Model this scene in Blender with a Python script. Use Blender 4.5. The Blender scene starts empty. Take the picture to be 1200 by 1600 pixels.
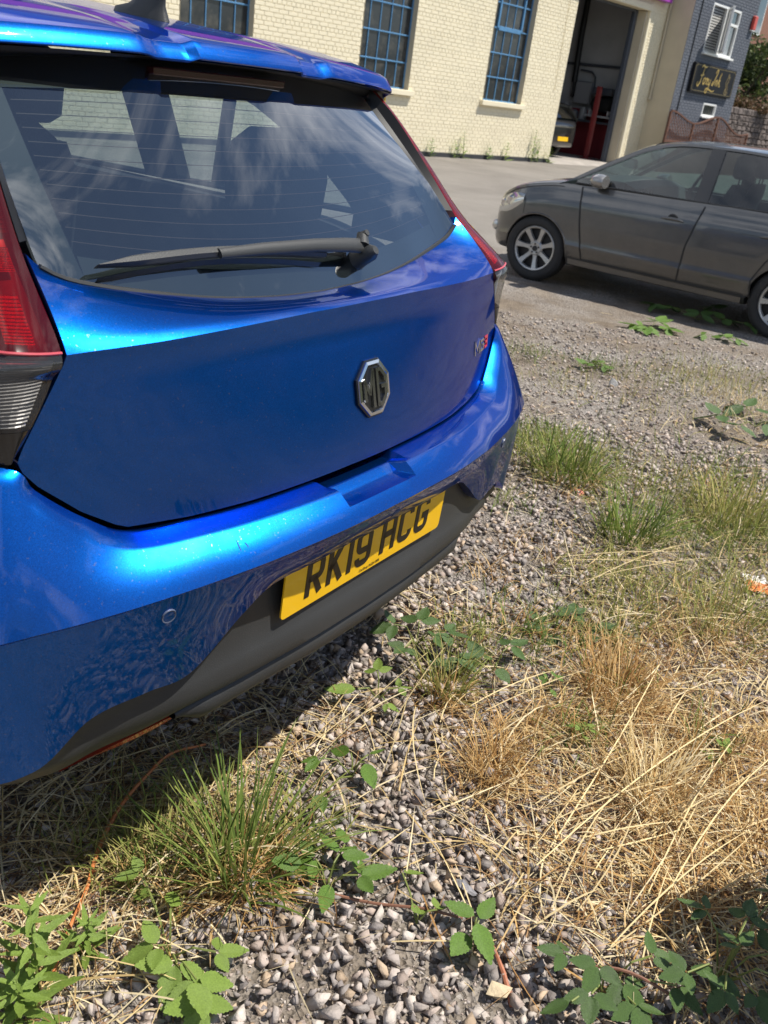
import bpy, bmesh, math, random
import numpy as np
from mathutils import Vector, Matrix, noise

random.seed(7)
rng = np.random.default_rng(11)
scene = bpy.context.scene
col = scene.collection
R = math.radians

# ------------------------------------------------------------------ camera
CAM_H = 1.36
FPX, CXP, CYP = 1420.0, 600.0, 800.0           # photograph is 1200 x 1600
cam_data = bpy.data.cameras.new('camera')
cam_data.sensor_fit = 'VERTICAL'
cam_data.sensor_height = 24.0
cam_data.lens = 24.0 * FPX / 1600.0
cam_data.dof.use_dof = True
cam_data.dof.focus_distance = 1.75
cam_data.dof.aperture_fstop = 6.5
cam_data.clip_start = 0.02
cam_data.clip_end = 900.0
camera = bpy.data.objects.new('camera', cam_data)
col.objects.link(camera)
_p, _r = R(25.36), R(-7.97)
_fwd = Vector((0, math.cos(_p), -math.sin(_p)))
_up = Vector((0, math.sin(_p), math.cos(_p)))
_rt = Vector((1, 0, 0))
_ix = _rt * math.cos(_r) - _up * math.sin(_r)
_iu = _rt * math.sin(_r) + _up * math.cos(_r)
camera.matrix_world = Matrix(((_ix.x, _iu.x, -_fwd.x, 0), (_ix.y, _iu.y, -_fwd.y, 0),
                              (_ix.z, _iu.z, -_fwd.z, CAM_H), (0, 0, 0, 1)))
scene.camera = camera

# ------------------------------------------------------------------ light
SUN_AZ, SUN_EL = 86.0, 61.0
world = bpy.data.worlds.new('World')
scene.world = world
world.use_nodes = True
wn, wl = world.node_tree.nodes, world.node_tree.links
wn.clear()
w_out = wn.new('ShaderNodeOutputWorld')
w_bg = wn.new('ShaderNodeBackground')
w_bg.inputs['Strength'].default_value = 0.08
w_sky = wn.new('ShaderNodeTexSky')
w_sky.sky_type = 'NISHITA'
w_sky.sun_disc = False
w_sky.sun_elevation = R(SUN_EL)
w_sky.sun_rotation = R(SUN_AZ)
w_sky.air_density = 1.0
w_sky.dust_density = 0.1
w_sky.ozone_density = 2.5
# scattered fair-weather clouds all over the dome, on a flat layer overhead
w_tc = wn.new('ShaderNodeTexCoord')
w_sep = wn.new('ShaderNodeSeparateXYZ')
wl.new(w_tc.outputs['Generated'], w_sep.inputs[0])
def wmath(op, a, b):
    n = wn.new('ShaderNodeMath'); n.operation = op
    for i, v in enumerate((a, b)):
        if isinstance(v, (int, float)): n.inputs[i].default_value = v
        else: wl.new(v, n.inputs[i])
    return n.outputs[0]
_h = wmath('ADD', wmath('MAXIMUM', w_sep.outputs[2], 0.0), 0.12)
w_cmb = wn.new('ShaderNodeCombineXYZ')
wl.new(wmath('DIVIDE', w_sep.outputs[0], _h), w_cmb.inputs[0])
wl.new(wmath('DIVIDE', w_sep.outputs[1], _h), w_cmb.inputs[1])
w_cmb.inputs[2].default_value = 3.7
w_noise = wn.new('ShaderNodeTexNoise')
w_noise.inputs['Scale'].default_value = 1.1
w_noise.inputs['Detail'].default_value = 9.0
w_noise.inputs['Roughness'].default_value = 0.6
w_noise.inputs['Distortion'].default_value = 0.5
wl.new(w_cmb.outputs[0], w_noise.inputs['Vector'])
w_ramp = wn.new('ShaderNodeValToRGB')
w_ramp.color_ramp.elements[0].position = 0.50
w_ramp.color_ramp.elements[1].position = 0.66
wl.new(w_noise.outputs['Fac'], w_ramp.inputs[0])
w_mix = wn.new('ShaderNodeMix'); w_mix.data_type = 'RGBA'
wl.new(w_ramp.outputs[0], w_mix.inputs[0])
wl.new(w_sky.outputs[0], w_mix.inputs[6])
w_mix.inputs[7].default_value = (17.0, 17.3, 18.0, 1)
wl.new(w_mix.outputs[2], w_bg.inputs['Color'])
wl.new(w_bg.outputs[0], w_out.inputs[0])

sun_data = bpy.data.lights.new('sun', 'SUN')
sun_data.energy = 4.9
sun_data.angle = R(0.53)
sun_data.color = (1.0, 0.95, 0.86)
sun = bpy.data.objects.new('sun', sun_data)
col.objects.link(sun)
_sd = Vector((math.sin(R(SUN_AZ)) * math.cos(R(SUN_EL)), math.cos(R(SUN_AZ)) * math.cos(R(SUN_EL)), math.sin(R(SUN_EL))))
sun.rotation_euler = _sd.to_track_quat('Z', 'Y').to_euler()
sun.location = _sd * 30

vs = scene.view_settings
scene.display_settings.display_device = 'sRGB'
vs.view_transform = 'Standard'
vs.look = 'None'
vs.exposure = 0.45
vs.gamma = 1.0
vs.use_curve_mapping = False
scene.cycles.max_bounces = 10
scene.cycles.transparent_max_bounces = 16
scene.cycles.caustics_reflective = False
scene.cycles.caustics_refractive = False

# ------------------------------------------------------------------ helpers
def lerp(a, b, t): return a + (b - a) * t
def sstep(a, b, x):
    t = min(1.0, max(0.0, (x - a) / (b - a)))
    return t * t * (3 - 2 * t)
def interp(pts, x):
    """piecewise-linear y(x) through sorted points"""
    if x <= pts[0][0]: return pts[0][1]
    for (x0, y0), (x1, y1) in zip(pts, pts[1:]):
        if x <= x1: return y0 + (y1 - y0) * (x - x0) / (x1 - x0)
    return pts[-1][1]
def cinterp(pts, x):
    """smooth y(x) (monotone-ish cubic) through sorted points"""
    n = len(pts)
    if x <= pts[0][0]: return pts[0][1]
    if x >= pts[-1][0]: return pts[-1][1]
    def slope(i):
        if i == 0: return (pts[1][1] - pts[0][1]) / (pts[1][0] - pts[0][0])
        if i == n - 1: return (pts[-1][1] - pts[-2][1]) / (pts[-1][0] - pts[-2][0])
        a = (pts[i][1] - pts[i - 1][1]) / (pts[i][0] - pts[i - 1][0])
        b = (pts[i + 1][1] - pts[i][1]) / (pts[i + 1][0] - pts[i][0])
        return 0.0 if a * b <= 0 else 2 * a * b / (a + b)
    for i in range(n - 1):
        if x <= pts[i + 1][0]:
            h = pts[i + 1][0] - pts[i][0]; t = (x - pts[i][0]) / h
            m0, m1 = slope(i) * h, slope(i + 1) * h
            return ((2*t**3 - 3*t**2 + 1) * pts[i][1] + (t**3 - 2*t**2 + t) * m0
                    + (-2*t**3 + 3*t**2) * pts[i + 1][1] + (t**3 - t**2) * m1)
def catmull(ctrl, n):
    """n points along a Catmull-Rom curve, uniform in control index"""
    P = [Vector(c) for c in ctrl]
    out = []
    m = len(P) - 1
    for k in range(n):
        s = m * k / (n - 1)
        i = min(int(s), m - 1); t = s - i
        p0 = P[i - 1] if i > 0 else P[0] * 2 - P[1]
        p3 = P[i + 2] if i + 2 <= m else P[m] * 2 - P[m - 1]
        p1, p2 = P[i], P[i + 1]
        out.append(0.5 * ((2 * p1) + (p2 - p0) * t + (2*p0 - 5*p1 + 4*p2 - p3) * t*t + (3*p1 - p0 - 3*p2 + p3) * t**3))
    return out

class MB:
    """collects faces, then becomes ONE mesh object"""
    def __init__(s): s.v = []; s.f = []; s.m = []
    def add(s, verts, faces, mi=0):
        o = len(s.v); s.v += [tuple(p) for p in verts]
        s.f += [tuple(i + o for i in f) for f in faces]; s.m += [mi] * len(faces)
    def quad(s, a, b, c, d, mi=0): s.add((a, b, c, d), ((0, 1, 2, 3),), mi)
    def box(s, x0, x1, y0, y1, z0, z1, mi=0):
        s.add([(x0,y0,z0),(x1,y0,z0),(x1,y1,z0),(x0,y1,z0),(x0,y0,z1),(x1,y0,z1),(x1,y1,z1),(x0,y1,z1)],
              [(3,2,1,0),(4,5,6,7),(0,1,5,4),(1,2,6,5),(2,3,7,6),(3,0,4,7)], mi)
    def bbox(s, x0, x1, y0, y1, z0, z1, b=0.004, mi=0):
        """box with chamfered edges"""
        bm = bmesh.new()
        bmesh.ops.create_cube(bm, size=1)
        for v in bm.verts:
            v.co = Vector((lerp(x0, x1, v.co.x + .5), lerp(y0, y1, v.co.y + .5), lerp(z0, z1, v.co.z + .5)))
        bmesh.ops.bevel(bm, geom=bm.edges[:], offset=b, segments=1, affect='EDGES')
        bm.verts.index_update()
        s.add([v.co[:] for v in bm.verts], [[v.index for v in f.verts] for f in bm.faces], mi); bm.free()
    def grid(s, rows, mi=0, flip=False, closed=False):
        n = len(rows[0]); o = len(s.v)
        for r in rows: s.v += [tuple(p) for p in r]
        for i in range(len(rows) - 1):
            for j in range(n if closed else n - 1):
                k = (j + 1) % n
                q = (o + i*n + j, o + i*n + k, o + (i+1)*n + k, o + (i+1)*n + j)
                s.f.append(q[::-1] if flip else q); s.m.append(mi)
    def tube(s, pts, rad, n=8, mi=0, caps=True):
        pts = [Vector(p) for p in pts]
        rads = rad if isinstance(rad, (list, tuple)) else [rad] * len(pts)
        rows = []; up = Vector((0, 0, 1)); prev = None
        for i, p in enumerate(pts):
            t = (pts[min(i + 1, len(pts) - 1)] - pts[max(i - 1, 0)]).normalized()
            if prev is None:
                a = up if abs(t.z) < .9 else Vector((1, 0, 0))
                u = t.cross(a).normalized()
            else:
                u = (prev - t * prev.dot(t)).normalized()
            prev = u; w = t.cross(u)
            rows.append([p + (u * math.cos(2*math.pi*k/n) + w * math.sin(2*math.pi*k/n)) * rads[i] for k in range(n)])
        o = len(s.v)
        s.grid(rows, mi, closed=True)
        if caps:
            s.f.append(tuple(range(o + n - 1, o - 1, -1))); s.m.append(mi)
            e = o + n * (len(rows) - 1)
            s.f.append(tuple(range(e, e + n))); s.m.append(mi)
    def lathe(s, prof, n=32, axis='x', c=(0, 0, 0), mi=0):
        """prof: (along axis, radius)"""
        rows = []
        for a, r in prof:
            row = []
            for k in range(n):
                t = 2 * math.pi * k / n; u, w = r * math.cos(t), r * math.sin(t)
                p = (a, u, w) if axis == 'x' else ((u, a, w) if axis == 'y' else (u, w, a))
                row.append((p[0] + c[0], p[1] + c[1], p[2] + c[2]))
            rows.append(row)
        s.grid(rows, mi, closed=True)
    def strip(s, A, B, off, mi=0):
        """slab between polylines A and B, thickened by the vector off"""
        off = Vector(off)
        A = [Vector(p) for p in A]; B = [Vector(p) for p in B]
        s.grid([A, B], mi); s.grid([[p + off for p in B], [p + off for p in A]], mi)
        s.grid([B, [p + off for p in B]], mi); s.grid([[p + off for p in A], A], mi)
        s.quad(A[0], B[0], B[0] + off, A[0] + off, mi); s.quad(B[-1], A[-1], A[-1] + off, B[-1] + off, mi)
    def poly(s, outline, off, mi=0):
        """closed prism: flat outline (3D points) pushed by the vector off"""
        off = Vector(off); P = [Vector(p) for p in outline]; n = len(P)
        s.add(P + [p + off for p in P], [tuple(range(n - 1, -1, -1)), tuple(range(n, 2*n))] +
              [(i, (i + 1) % n, n + (i + 1) % n, n + i) for i in range(n)], mi)
    def mesh(s, name, mats, smooth=None, fix=True):
        me = bpy.data.meshes.new(name)
        me.from_pydata(s.v, [], s.f)
        for m in (mats if isinstance(mats, (list, tuple)) else [mats]): me.materials.append(m)
        if any(s.m): me.polygons.foreach_set('material_index', s.m)
        if fix:
            bm = bmesh.new(); bm.from_mesh(me)
            bmesh.ops.remove_doubles(bm, verts=bm.verts, dist=1e-5)
            bmesh.ops.recalc_face_normals(bm, faces=bm.faces)
            bm.to_mesh(me); bm.free()
        if smooth is not None:
            me.polygons.foreach_set('use_smooth', [True] * len(me.polygons))
            me.set_sharp_from_angle(angle=R(smooth))
        me.update()
        return me
    def build(s, name, mats, parent=None, smooth=None, fix=True, **tags):
        return link(name, s.mesh(name, mats, smooth, fix), parent, **tags)

def link(name, me, parent=None, loc=None, rot=None, **tags):
    o = bpy.data.objects.new(name, me)
    col.objects.link(o)
    if parent is not None: o.parent = parent
    if loc is not None: o.location = loc
    if rot is not None: o.rotation_euler = rot
    for k, v in tags.items(): o[k] = v
    return o
def thing(name, label, category, loc=(0, 0, 0), rz=0.0, group=None, parent=None):
    o = bpy.data.objects.new(name, None)
    col.objects.link(o)
    o.empty_display_size = 0.1
    o.location = loc; o.rotation_euler = (0, 0, rz)
    o['label'] = label; o['category'] = category
    if group: o['group'] = group
    return o
def subdivide(me_obj, levels=1, bevel=None):
    pass
def text_mesh(body, size, depth, name, mat, sx=1.0):
    cu = bpy.data.curves.new(name, 'FONT')
    cu.body = body; cu.size = size; cu.extrude = depth; cu.align_x = 'CENTER'; cu.align_y = 'CENTER'
    cu.resolution_u = 2
    o = bpy.data.objects.new(name, cu); col.objects.link(o)
    dg = bpy.context.evaluated_depsgraph_get()
    me = bpy.data.meshes.new_from_object(o.evaluated_get(dg))
    bpy.data.objects.remove(o)
    for v in me.vertices: v.co.x *= sx
    me.materials.clear(); me.materials.append(mat)
    return me
def stroke(mb, path, w, o, eu, ev, en, depth, mi=0):
    """thick pen stroke along the 2D path (u, v), mitred, raised by depth along en"""
    o, eu, ev, en = Vector(o), Vector(eu), Vector(ev), Vector(en)
    P = [Vector((a, b)) for a, b in path]; n = len(P)
    Lp, Rp = [], []
    closed = (P[0] - P[-1]).length < 1e-7
    for i in range(n):
        if closed and i in (0, n - 1): d0, d1 = P[-1] - P[-2], P[1] - P[0]
        else: d0 = P[i] - P[max(i - 1, 0)]; d1 = P[min(i + 1, n - 1)] - P[i]
        if d0.length < 1e-9: d0 = d1
        if d1.length < 1e-9: d1 = d0
        d0 = d0.normalized(); d1 = d1.normalized()
        t = (d0 + d1)
        t = t.normalized() if t.length > 1e-6 else d0
        nn = Vector((-t.y, t.x)); k = 1.0 / max(0.45, nn.dot(Vector((-d0.y, d0.x))))
        ww = w[i] if isinstance(w, (list, tuple)) else w
        Lp.append(P[i] + nn * ww * .5 * k); Rp.append(P[i] - nn * ww * .5 * k)
    def T(p, h): return o + eu * p.x + ev * p.y + en * h
    a = [T(p, depth) for p in Lp]; b = [T(p, depth) for p in Rp]
    c = [T(p, 0) for p in Rp]; d = [T(p, 0) for p in Lp]
    mb.grid([a, b, c, d, a], mi)
    if not closed:
        mb.quad(a[0], b[0], c[0], d[0], mi); mb.quad(a[-1], b[-1], c[-1], d[-1], mi)

# ground relief (metres), a gentle fall towards the yard and a bank along the right-hand side
def gh(x, y):
    z = -0.12 * sstep(2.2, 8.0, y)
    d = 0.985 * x - 0.17 * y
    z += 2.5 * sstep(6.5, 11.5, d)
    z += 1.6 * sstep(-4.0, -9.0, y)
    return z
def gmicro(x, y):
    f = 1.0 if (abs(x) < 8 and -2 < y < 9.0) else 0.0
    k = sstep(9.0, 7.0, y)
    return f * k * (0.016 * noise.noise((x * 2.1, y * 2.1, .3)) + 0.008 * noise.noise((x * 6.0, y * 6.0, 1.7)))
def gz(x, y): return gh(x, y) + gmicro(x, y)
def ground_at(px, py):
    """where the sight line through a spot of the photograph meets the ground"""
    d = _ix * ((px - CXP) / FPX) - _iu * ((py - CYP) / FPX) + _fwd
    z = 0.0
    for _ in range(6):
        t = (z - CAM_H) / d.z
        z = gz(d.x * t, d.y * t)
    return Vector((d.x * t, d.y * t, z))

# ------------------------------------------------------------------ materials
MATS = {}
def material(name):
    m = bpy.data.materials.new(name); m.use_nodes = True
    return m, m.node_tree.nodes, m.node_tree.links, m.node_tree.nodes['Principled BSDF']
def pmat(name, color, rough=0.5, metal=0.0, spec=0.5, coat=0.0, coat_rough=0.03, vary=0.0, vscale=8.0, bump=0.0, bscale=60.0,
         transl=None, attr=None, dirt=None):
    if name in MATS: return MATS[name]
    m, n, l, b = material(name)
    b.inputs['Base Color'].default_value = (*color, 1)
    b.inputs['Roughness'].default_value = rough
    b.inputs['Metallic'].default_value = metal
    b.inputs['Specular IOR Level'].default_value = spec
    b.inputs['Coat Weight'].default_value = coat
    b.inputs['Coat Roughness'].default_value = coat_rough
    tc = n.new('ShaderNodeTexCoord')
    src = None
    if vary:
        t = n.new('ShaderNodeTexNoise'); t.inputs['Scale'].default_value = vscale; t.inputs['Detail'].default_value = 6
        l.new(tc.outputs['Object'], t.inputs['Vector'])
        mr = n.new('ShaderNodeMapRange'); mr.inputs[1].default_value = .3; mr.inputs[2].default_value = .7
        mr.inputs[3].default_value = 1 - vary; mr.inputs[4].default_value = 1 + vary
        l.new(t.outputs['Fac'], mr.inputs[0])
        mx = n.new('ShaderNodeVectorMath'); mx.operation = 'SCALE'
        mx.inputs[0].default_value = color
        l.new(mr.outputs[0], mx.inputs['Scale'])
        src = mx.outputs[0]
    if attr:                                   # per-piece colour kept on the mesh
        a = n.new('ShaderNodeAttribute'); a.attribute_name = attr
        src = a.outputs['Color']
    if dirt:
        t = n.new('ShaderNodeTexNoise'); t.inputs['Scale'].default_value = dirt[1]; t.inputs['Detail'].default_value = 8
        t.inputs['Roughness'].default_value = .65
        l.new(tc.outputs['Object'], t.inputs['Vector'])
        rp = n.new('ShaderNodeValToRGB'); rp.color_ramp.elements[0].position = dirt[2]; rp.color_ramp.elements[1].position = dirt[3]
        l.new(t.outputs['Fac'], rp.inputs[0])
        mx = n.new('ShaderNodeMix'); mx.data_type = 'RGBA'
        l.new(rp.outputs[0], mx.inputs[0])
        if src: l.new(src, mx.inputs[6])
        else: mx.inputs[6].default_value = (*color, 1)
        mx.inputs[7].default_value = (*dirt[0], 1)
        src = mx.outputs[2]
    if src: l.new(src, b.inputs['Base Color'])
    if bump:
        t = n.new('ShaderNodeTexNoise'); t.inputs['Scale'].default_value = bscale; t.inputs['Detail'].default_value = 5
        l.new(tc.outputs['Object'], t.inputs['Vector'])
        bp = n.new('ShaderNodeBump'); bp.inputs['Strength'].default_value = bump; bp.inputs['Distance'].default_value = .01
        l.new(t.outputs['Fac'], bp.inputs['Height']); l.new(bp.outputs[0], b.inputs['Normal'])
    if transl:
        tr = n.new('ShaderNodeBsdfTranslucent')
        if src: l.new(src, tr.inputs[0])
        else: tr.inputs[0].default_value = (*color, 1)
        ms = n.new('ShaderNodeMixShader'); ms.inputs[0].default_value = transl
        l.new(b.outputs[0], ms.inputs[1]); l.new(tr.outputs[0], ms.inputs[2])
        l.new(ms.outputs[0], n['Material Output'].inputs[0])
    MATS[name] = m
    return m
def fresnel2(n, l, ior):
    """Fresnel that reads the same from either side of a sheet"""
    fr = n.new('ShaderNodeFresnel'); ge = n.new('ShaderNodeNewGeometry')
    mr = n.new('ShaderNodeMapRange'); mr.inputs[3].default_value = ior; mr.inputs[4].default_value = 1.0 / ior
    l.new(ge.outputs['Backfacing'], mr.inputs[0]); l.new(mr.outputs[0], fr.inputs[0])
    return fr
def glassmat(name, tint=(.75, .85, .85), refl=1.0, rough=0.0, ior=1.5, dirt=0.0, dcol=(.5, .48, .42), gain=1.6):
    """thin pane: tinted see-through, mirror by Fresnel, a veil of dust"""
    if name in MATS: return MATS[name]
    m = bpy.data.materials.new(name); m.use_nodes = True
    n, l = m.node_tree.nodes, m.node_tree.links
    n.remove(n['Principled BSDF'])
    tr = n.new('ShaderNodeBsdfTransparent'); tr.inputs[0].default_value = (*tint, 1)
    gl = n.new('ShaderNodeBsdfGlossy'); gl.inputs['Roughness'].default_value = rough
    gl.inputs['Color'].default_value = (refl, refl, refl, 1)
    fr = fresnel2(n, l, ior)
    # two faces of a pane both mirror
    ad = n.new('ShaderNodeMath'); ad.operation = 'MULTIPLY'; ad.inputs[1].default_value = gain; ad.use_clamp = True
    l.new(fr.outputs[0], ad.inputs[0])
    mx = n.new('ShaderNodeMixShader')
    l.new(ad.outputs[0], mx.inputs[0]); l.new(tr.outputs[0], mx.inputs[1]); l.new(gl.outputs[0], mx.inputs[2])
    out = mx.outputs[0]
    if dirt:
        df = n.new('ShaderNodeBsdfDiffuse'); df.inputs[0].default_value = (*dcol, 1)
        tc = n.new('ShaderNodeTexCoord'); t = n.new('ShaderNodeTexNoise'); t.inputs['Scale'].default_value = 7; t.inputs['Detail'].default_value = 8
        t.inputs['Roughness'].default_value = .7
        l.new(tc.outputs['Object'], t.inputs['Vector'])
        mr = n.new('ShaderNodeMapRange'); mr.inputs[1].default_value = .35; mr.inputs[2].default_value = .75
        mr.inputs[3].default_value = dirt * .4; mr.inputs[4].default_value = dirt * 1.6
        l.new(t.outputs['Fac'], mr.inputs[0])
        m2 = n.new('ShaderNodeMixShader'); l.new(mr.outputs[0], m2.inputs[0]); l.new(out, m2.inputs[1]); l.new(df.outputs[0], m2.inputs[2])
        out = m2.outputs[0]
    l.new(out, n['Material Output'].inputs[0])
    MATS[name] = m
    return m
def carpaint(name, color, flake=0.25, rough=0.32, metal=0.75, dust=0.0, coat=1.0, edge=(1, 1, 1)):
    """metallic base under clear coat, with fine flake and a little dust"""
    if name in MATS: return MATS[name]
    m, n, l, b = material(name)
    tc = n.new('ShaderNodeTexCoord')
    v = n.new('ShaderNodeTexVoronoi'); v.inputs['Scale'].default_value = 900
    l.new(tc.outputs['Object'], v.inputs['Vector'])
    mr = n.new('ShaderNodeMapRange'); mr.inputs[3].default_value = 1 - flake; mr.inputs[4].default_value = 1 + flake
    l.new(v.outputs['Color'], mr.inputs[0])
    sc = n.new('ShaderNodeVectorMath'); sc.operation = 'SCALE'; sc.inputs[0].default_value = color
    l.new(mr.outputs[0], sc.inputs['Scale'])
    src = sc.outputs[0]
    if dust:
        t = n.new('ShaderNodeTexNoise'); t.inputs['Scale'].default_value = 3.5; t.inputs['Detail'].default_value = 9; t.inputs['Roughness'].default_value = .7
        l.new(tc.outputs['Object'], t.inputs['Vector'])
        r2 = n.new('ShaderNodeMapRange'); r2.inputs[1].default_value = .35; r2.inputs[2].default_value = .75
        r2.inputs[3].default_value = 0; r2.inputs[4].default_value = dust
        l.new(t.outputs['Fac'], r2.inputs[0])
        mx = n.new('ShaderNodeMix'); mx.data_type = 'RGBA'
        l.new(r2.outputs[0], mx.inputs[0]); l.new(src, mx.inputs[6]); mx.inputs[7].default_value = (.30, .27, .22, 1)
        # settled specks of dust and dried drops
        t2 = n.new('ShaderNodeTexNoise'); t2.inputs['Scale'].default_value = 210; t2.inputs['Detail'].default_value = 3
        l.new(tc.outputs['Object'], t2.inputs['Vector'])
        rs_ = n.new('ShaderNodeMapRange'); rs_.inputs[1].default_value = .66; rs_.inputs[2].default_value = .74; rs_.inputs[4].default_value = .35
        l.new(t2.outputs['Fac'], rs_.inputs[0])
        my = n.new('ShaderNodeMix'); my.data_type = 'RGBA'
        l.new(rs_.outputs[0], my.inputs[0]); l.new(mx.outputs[2], my.inputs[6]); my.inputs[7].default_value = (.22, .21, .19, 1)
        src = my.outputs[2]
        m3 = n.new('ShaderNodeMapRange'); m3.inputs[1].default_value = .35; m3.inputs[2].default_value = .75
        m3.inputs[3].default_value = .02; m3.inputs[4].default_value = .02 + dust * .9
        l.new(t.outputs['Fac'], m3.inputs[0]); l.new(m3.outputs[0], b.inputs['Coat Roughness'])
    l.new(src, b.inputs['Base Color'])
    b.inputs['Metallic'].default_value = metal
    b.inputs['Roughness'].default_value = rough
    b.inputs['Coat Weight'].default_value = coat
    b.inputs['Specular Tint'].default_value = (*edge, 1)
    if not dust: b.inputs['Coat Roughness'].default_value = .015
    MATS[name] = m
    return m
# ------------------------------------------------------------------ ground
def ground_material():
    m, n, l, b = material('ground')
    tc = n.new('ShaderNodeTexCoord')
    def tex(scale, detail=6, rough=.6, kind='ShaderNodeTexNoise'):
        t = n.new(kind); t.inputs['Scale'].default_value = scale
        if kind == 'ShaderNodeTexNoise':
            t.inputs['Detail'].default_value = detail; t.inputs['Roughness'].default_value = rough
        l.new(tc.outputs['Object'], t.inputs['Vector']); return t
    def ramp(src, stops):
        r = n.new('ShaderNodeValToRGB'); e = r.color_ramp.elements
        e[0].position, e[0].color = stops[0][0], (*stops[0][1], 1); e[1].position, e[1].color = stops[-1][0], (*stops[-1][1], 1)
        for p, c in stops[1:-1]:
            k = e.new(p); k.color = (*c, 1)
        l.new(src, r.inputs[0]); return r.outputs[0]
    def mix(f, a, c):
        x = n.new('ShaderNodeMix'); x.data_type = 'RGBA'; l.new(f, x.inputs[0]); l.new(a, x.inputs[6]); l.new(c, x.inputs[7]); return x.outputs[2]
    # grit: voronoi cells of mixed greys and browns
    vo = tex(95, kind='ShaderNodeTexVoronoi')
    grit = ramp(vo.outputs['Color'], [(0, (.10, .085, .07)), (.35, (.21, .185, .16)), (.6, (.29, .26, .235)), (.85, (.36, .33, .30)), (1, (.44, .41, .38))])
    soil = ramp(tex(5, 8).outputs['Fac'], [(.3, (.13, .10, .075)), (.7, (.27, .22, .165))])
    mxf = ramp(tex(1.6, 5).outputs['Fac'], [(.38, (0, 0, 0)), (.62, (1, 1, 1))])
    near = mix(mxf, grit, soil)
    tar = ramp(tex(160, 3).outputs['Fac'], [(.3, (.17, .155, .14)), (.7, (.30, .275, .25))])
    tar2 = ramp(tex(.55, 8, .7).outputs['Fac'], [(.30, (.15, .135, .12)), (.5, (.26, .24, .21)), (.72, (.37, .34, .30))])
    mt = n.new('ShaderNodeMix'); mt.data_type = 'RGBA'; mt.inputs[0].default_value = .55
    l.new(tar, mt.inputs[6]); l.new(tar2, mt.inputs[7])
    sp = n.new('ShaderNodeSeparateXYZ'); l.new(tc.outputs['Object'], sp.inputs[0])
    # tarmac begins along an uneven line some nine metres out
    wob = n.new('ShaderNodeMath'); wob.operation = 'MULTIPLY_ADD'; wob.inputs[1].default_value = 3.5
    l.new(tex(.9, 6).outputs['Fac'], wob.inputs[0]); l.new(sp.outputs[1], wob.inputs[2])
    edge = n.new('ShaderNodeMapRange'); edge.inputs[1].default_value = 10.2; edge.inputs[2].default_value = 11.8
    l.new(wob.outputs[0], edge.inputs[0])
    base = mix(edge.outputs[0], near, mt.outputs[2])
    # the bank is overgrown
    gr = ramp(tex(2.3, 9, .7).outputs['Fac'], [(.3, (.020, .028, .010)), (.5, (.045, .055, .018)), (.7, (.11, .085, .035))])
    hz = n.new('ShaderNodeMapRange'); hz.inputs[1].default_value = .15; hz.inputs[2].default_value = .6
    l.new(sp.outputs[2], hz.inputs[0])
    l.new(mix(hz.outputs[0], base, gr), b.inputs['Base Color'])
    b.inputs['Roughness'].default_value = .92
    b.inputs['Specular IOR Level'].default_value = .25
    bp = n.new('ShaderNodeBump'); bp.inputs['Strength'].default_value = .9; bp.inputs['Distance'].default_value = .012
    l.new(vo.outputs['Distance'], bp.inputs['Height'])
    bp2 = n.new('ShaderNodeBump'); bp2.inputs['Strength'].default_value = .6; bp2.inputs['Distance'].default_value = .02
    l.new(tex(35, 6).outputs['Fac'], bp2.inputs['Height']); l.new(bp.outputs[0], bp2.inputs['Normal'])
    l.new(bp2.outputs[0], b.inputs['Normal'])
    return m
def axis(dense0, dense1, step, far):
    a = list(np.arange(dense0, dense1, step)); g = step; hi = []; x = dense1
    while x < far: hi.append(x); g = min(g * 1.35, 12); x += g
    hi.append(far); lo = []; g = step; x = dense0 - g
    while x > -far: lo.append(x); g = min(g * 1.35, 12); x -= g
    lo.append(-far)
    return lo[::-1] + a + hi
gx, gy = axis(-2.2, 4.2, .06, 160), axis(.4, 8.4, .06, 160)
_g = MB()
_g.grid([[(x, y, gz(x, y)) for x in gx] for y in gy])
_g.build('ground', ground_material(), smooth=60, fix=False, kind='structure')

# ------------------------------------------------------------------ brick building
WA = R(39.55)                                   # compass of the long wall
P0 = Vector((0, 0, 0))
_d = _ix * ((690 - CXP) / FPX) - _iu * ((190 - CYP) / FPX) + _fwd
P0 = Vector((_d.x, _d.y, 0)) * (22.3 / math.hypot(_d.x, _d.y))
WALL_RZ = R(90) - WA
GW = -0.17                                      # ground level along the wall

M_cream = pmat('cream_paint', (.80, .72, .53), .75, vary=.05, vscale=1.2, dirt=((.60, .53, .39), .9, .56, .95), bump=.25, bscale=45)
M_creamm = pmat('cream_mortar', (.755, .675, .49), .85, vary=.08, vscale=5)
M_render = pmat('beige_render', (.52, .46, .34), .85, vary=.06, vscale=2, bump=.2, bscale=25)
M_slate = pmat('slate_blue_paint', (.120, .131, .158), .7, vary=.09, vscale=4, bump=.2, bscale=45)
M_slatem = pmat('slate_blue_joint', (.060, .072, .098), .8)
M_plinth = pmat('black_plinth', (.035, .037, .042), .7, vary=.2, vscale=6, bump=.3, bscale=30)
M_bluebar = pmat('blue_bar', (.085, .23, .42), .55, vary=.15, vscale=12)
M_darkglass = pmat('dirty_dark_glass', (.030, .034, .038), .16, spec=.5, dirt=((.13, .12, .10), 3.5, .48, .85), bump=.06, bscale=3)
M_upvc = pmat('white_frame', (.80, .80, .78), .35, vary=.02, vscale=9)
M_purple = pmat('purple_sign', (.36, .055, .42), .4)
M_inner = pmat('workshop_grey', (.42, .43, .45), .85, vary=.1, vscale=1.5)
M_innerred = pmat('workshop_red', (.22, .022, .032), .7, vary=.1, vscale=2)
M_concrete = pmat('concrete', (.33, .30, .27), .9, vary=.15, vscale=3, bump=.4, bscale=40)
M_black = pmat('black_plastic', (.014, .015, .016), .5)
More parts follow.
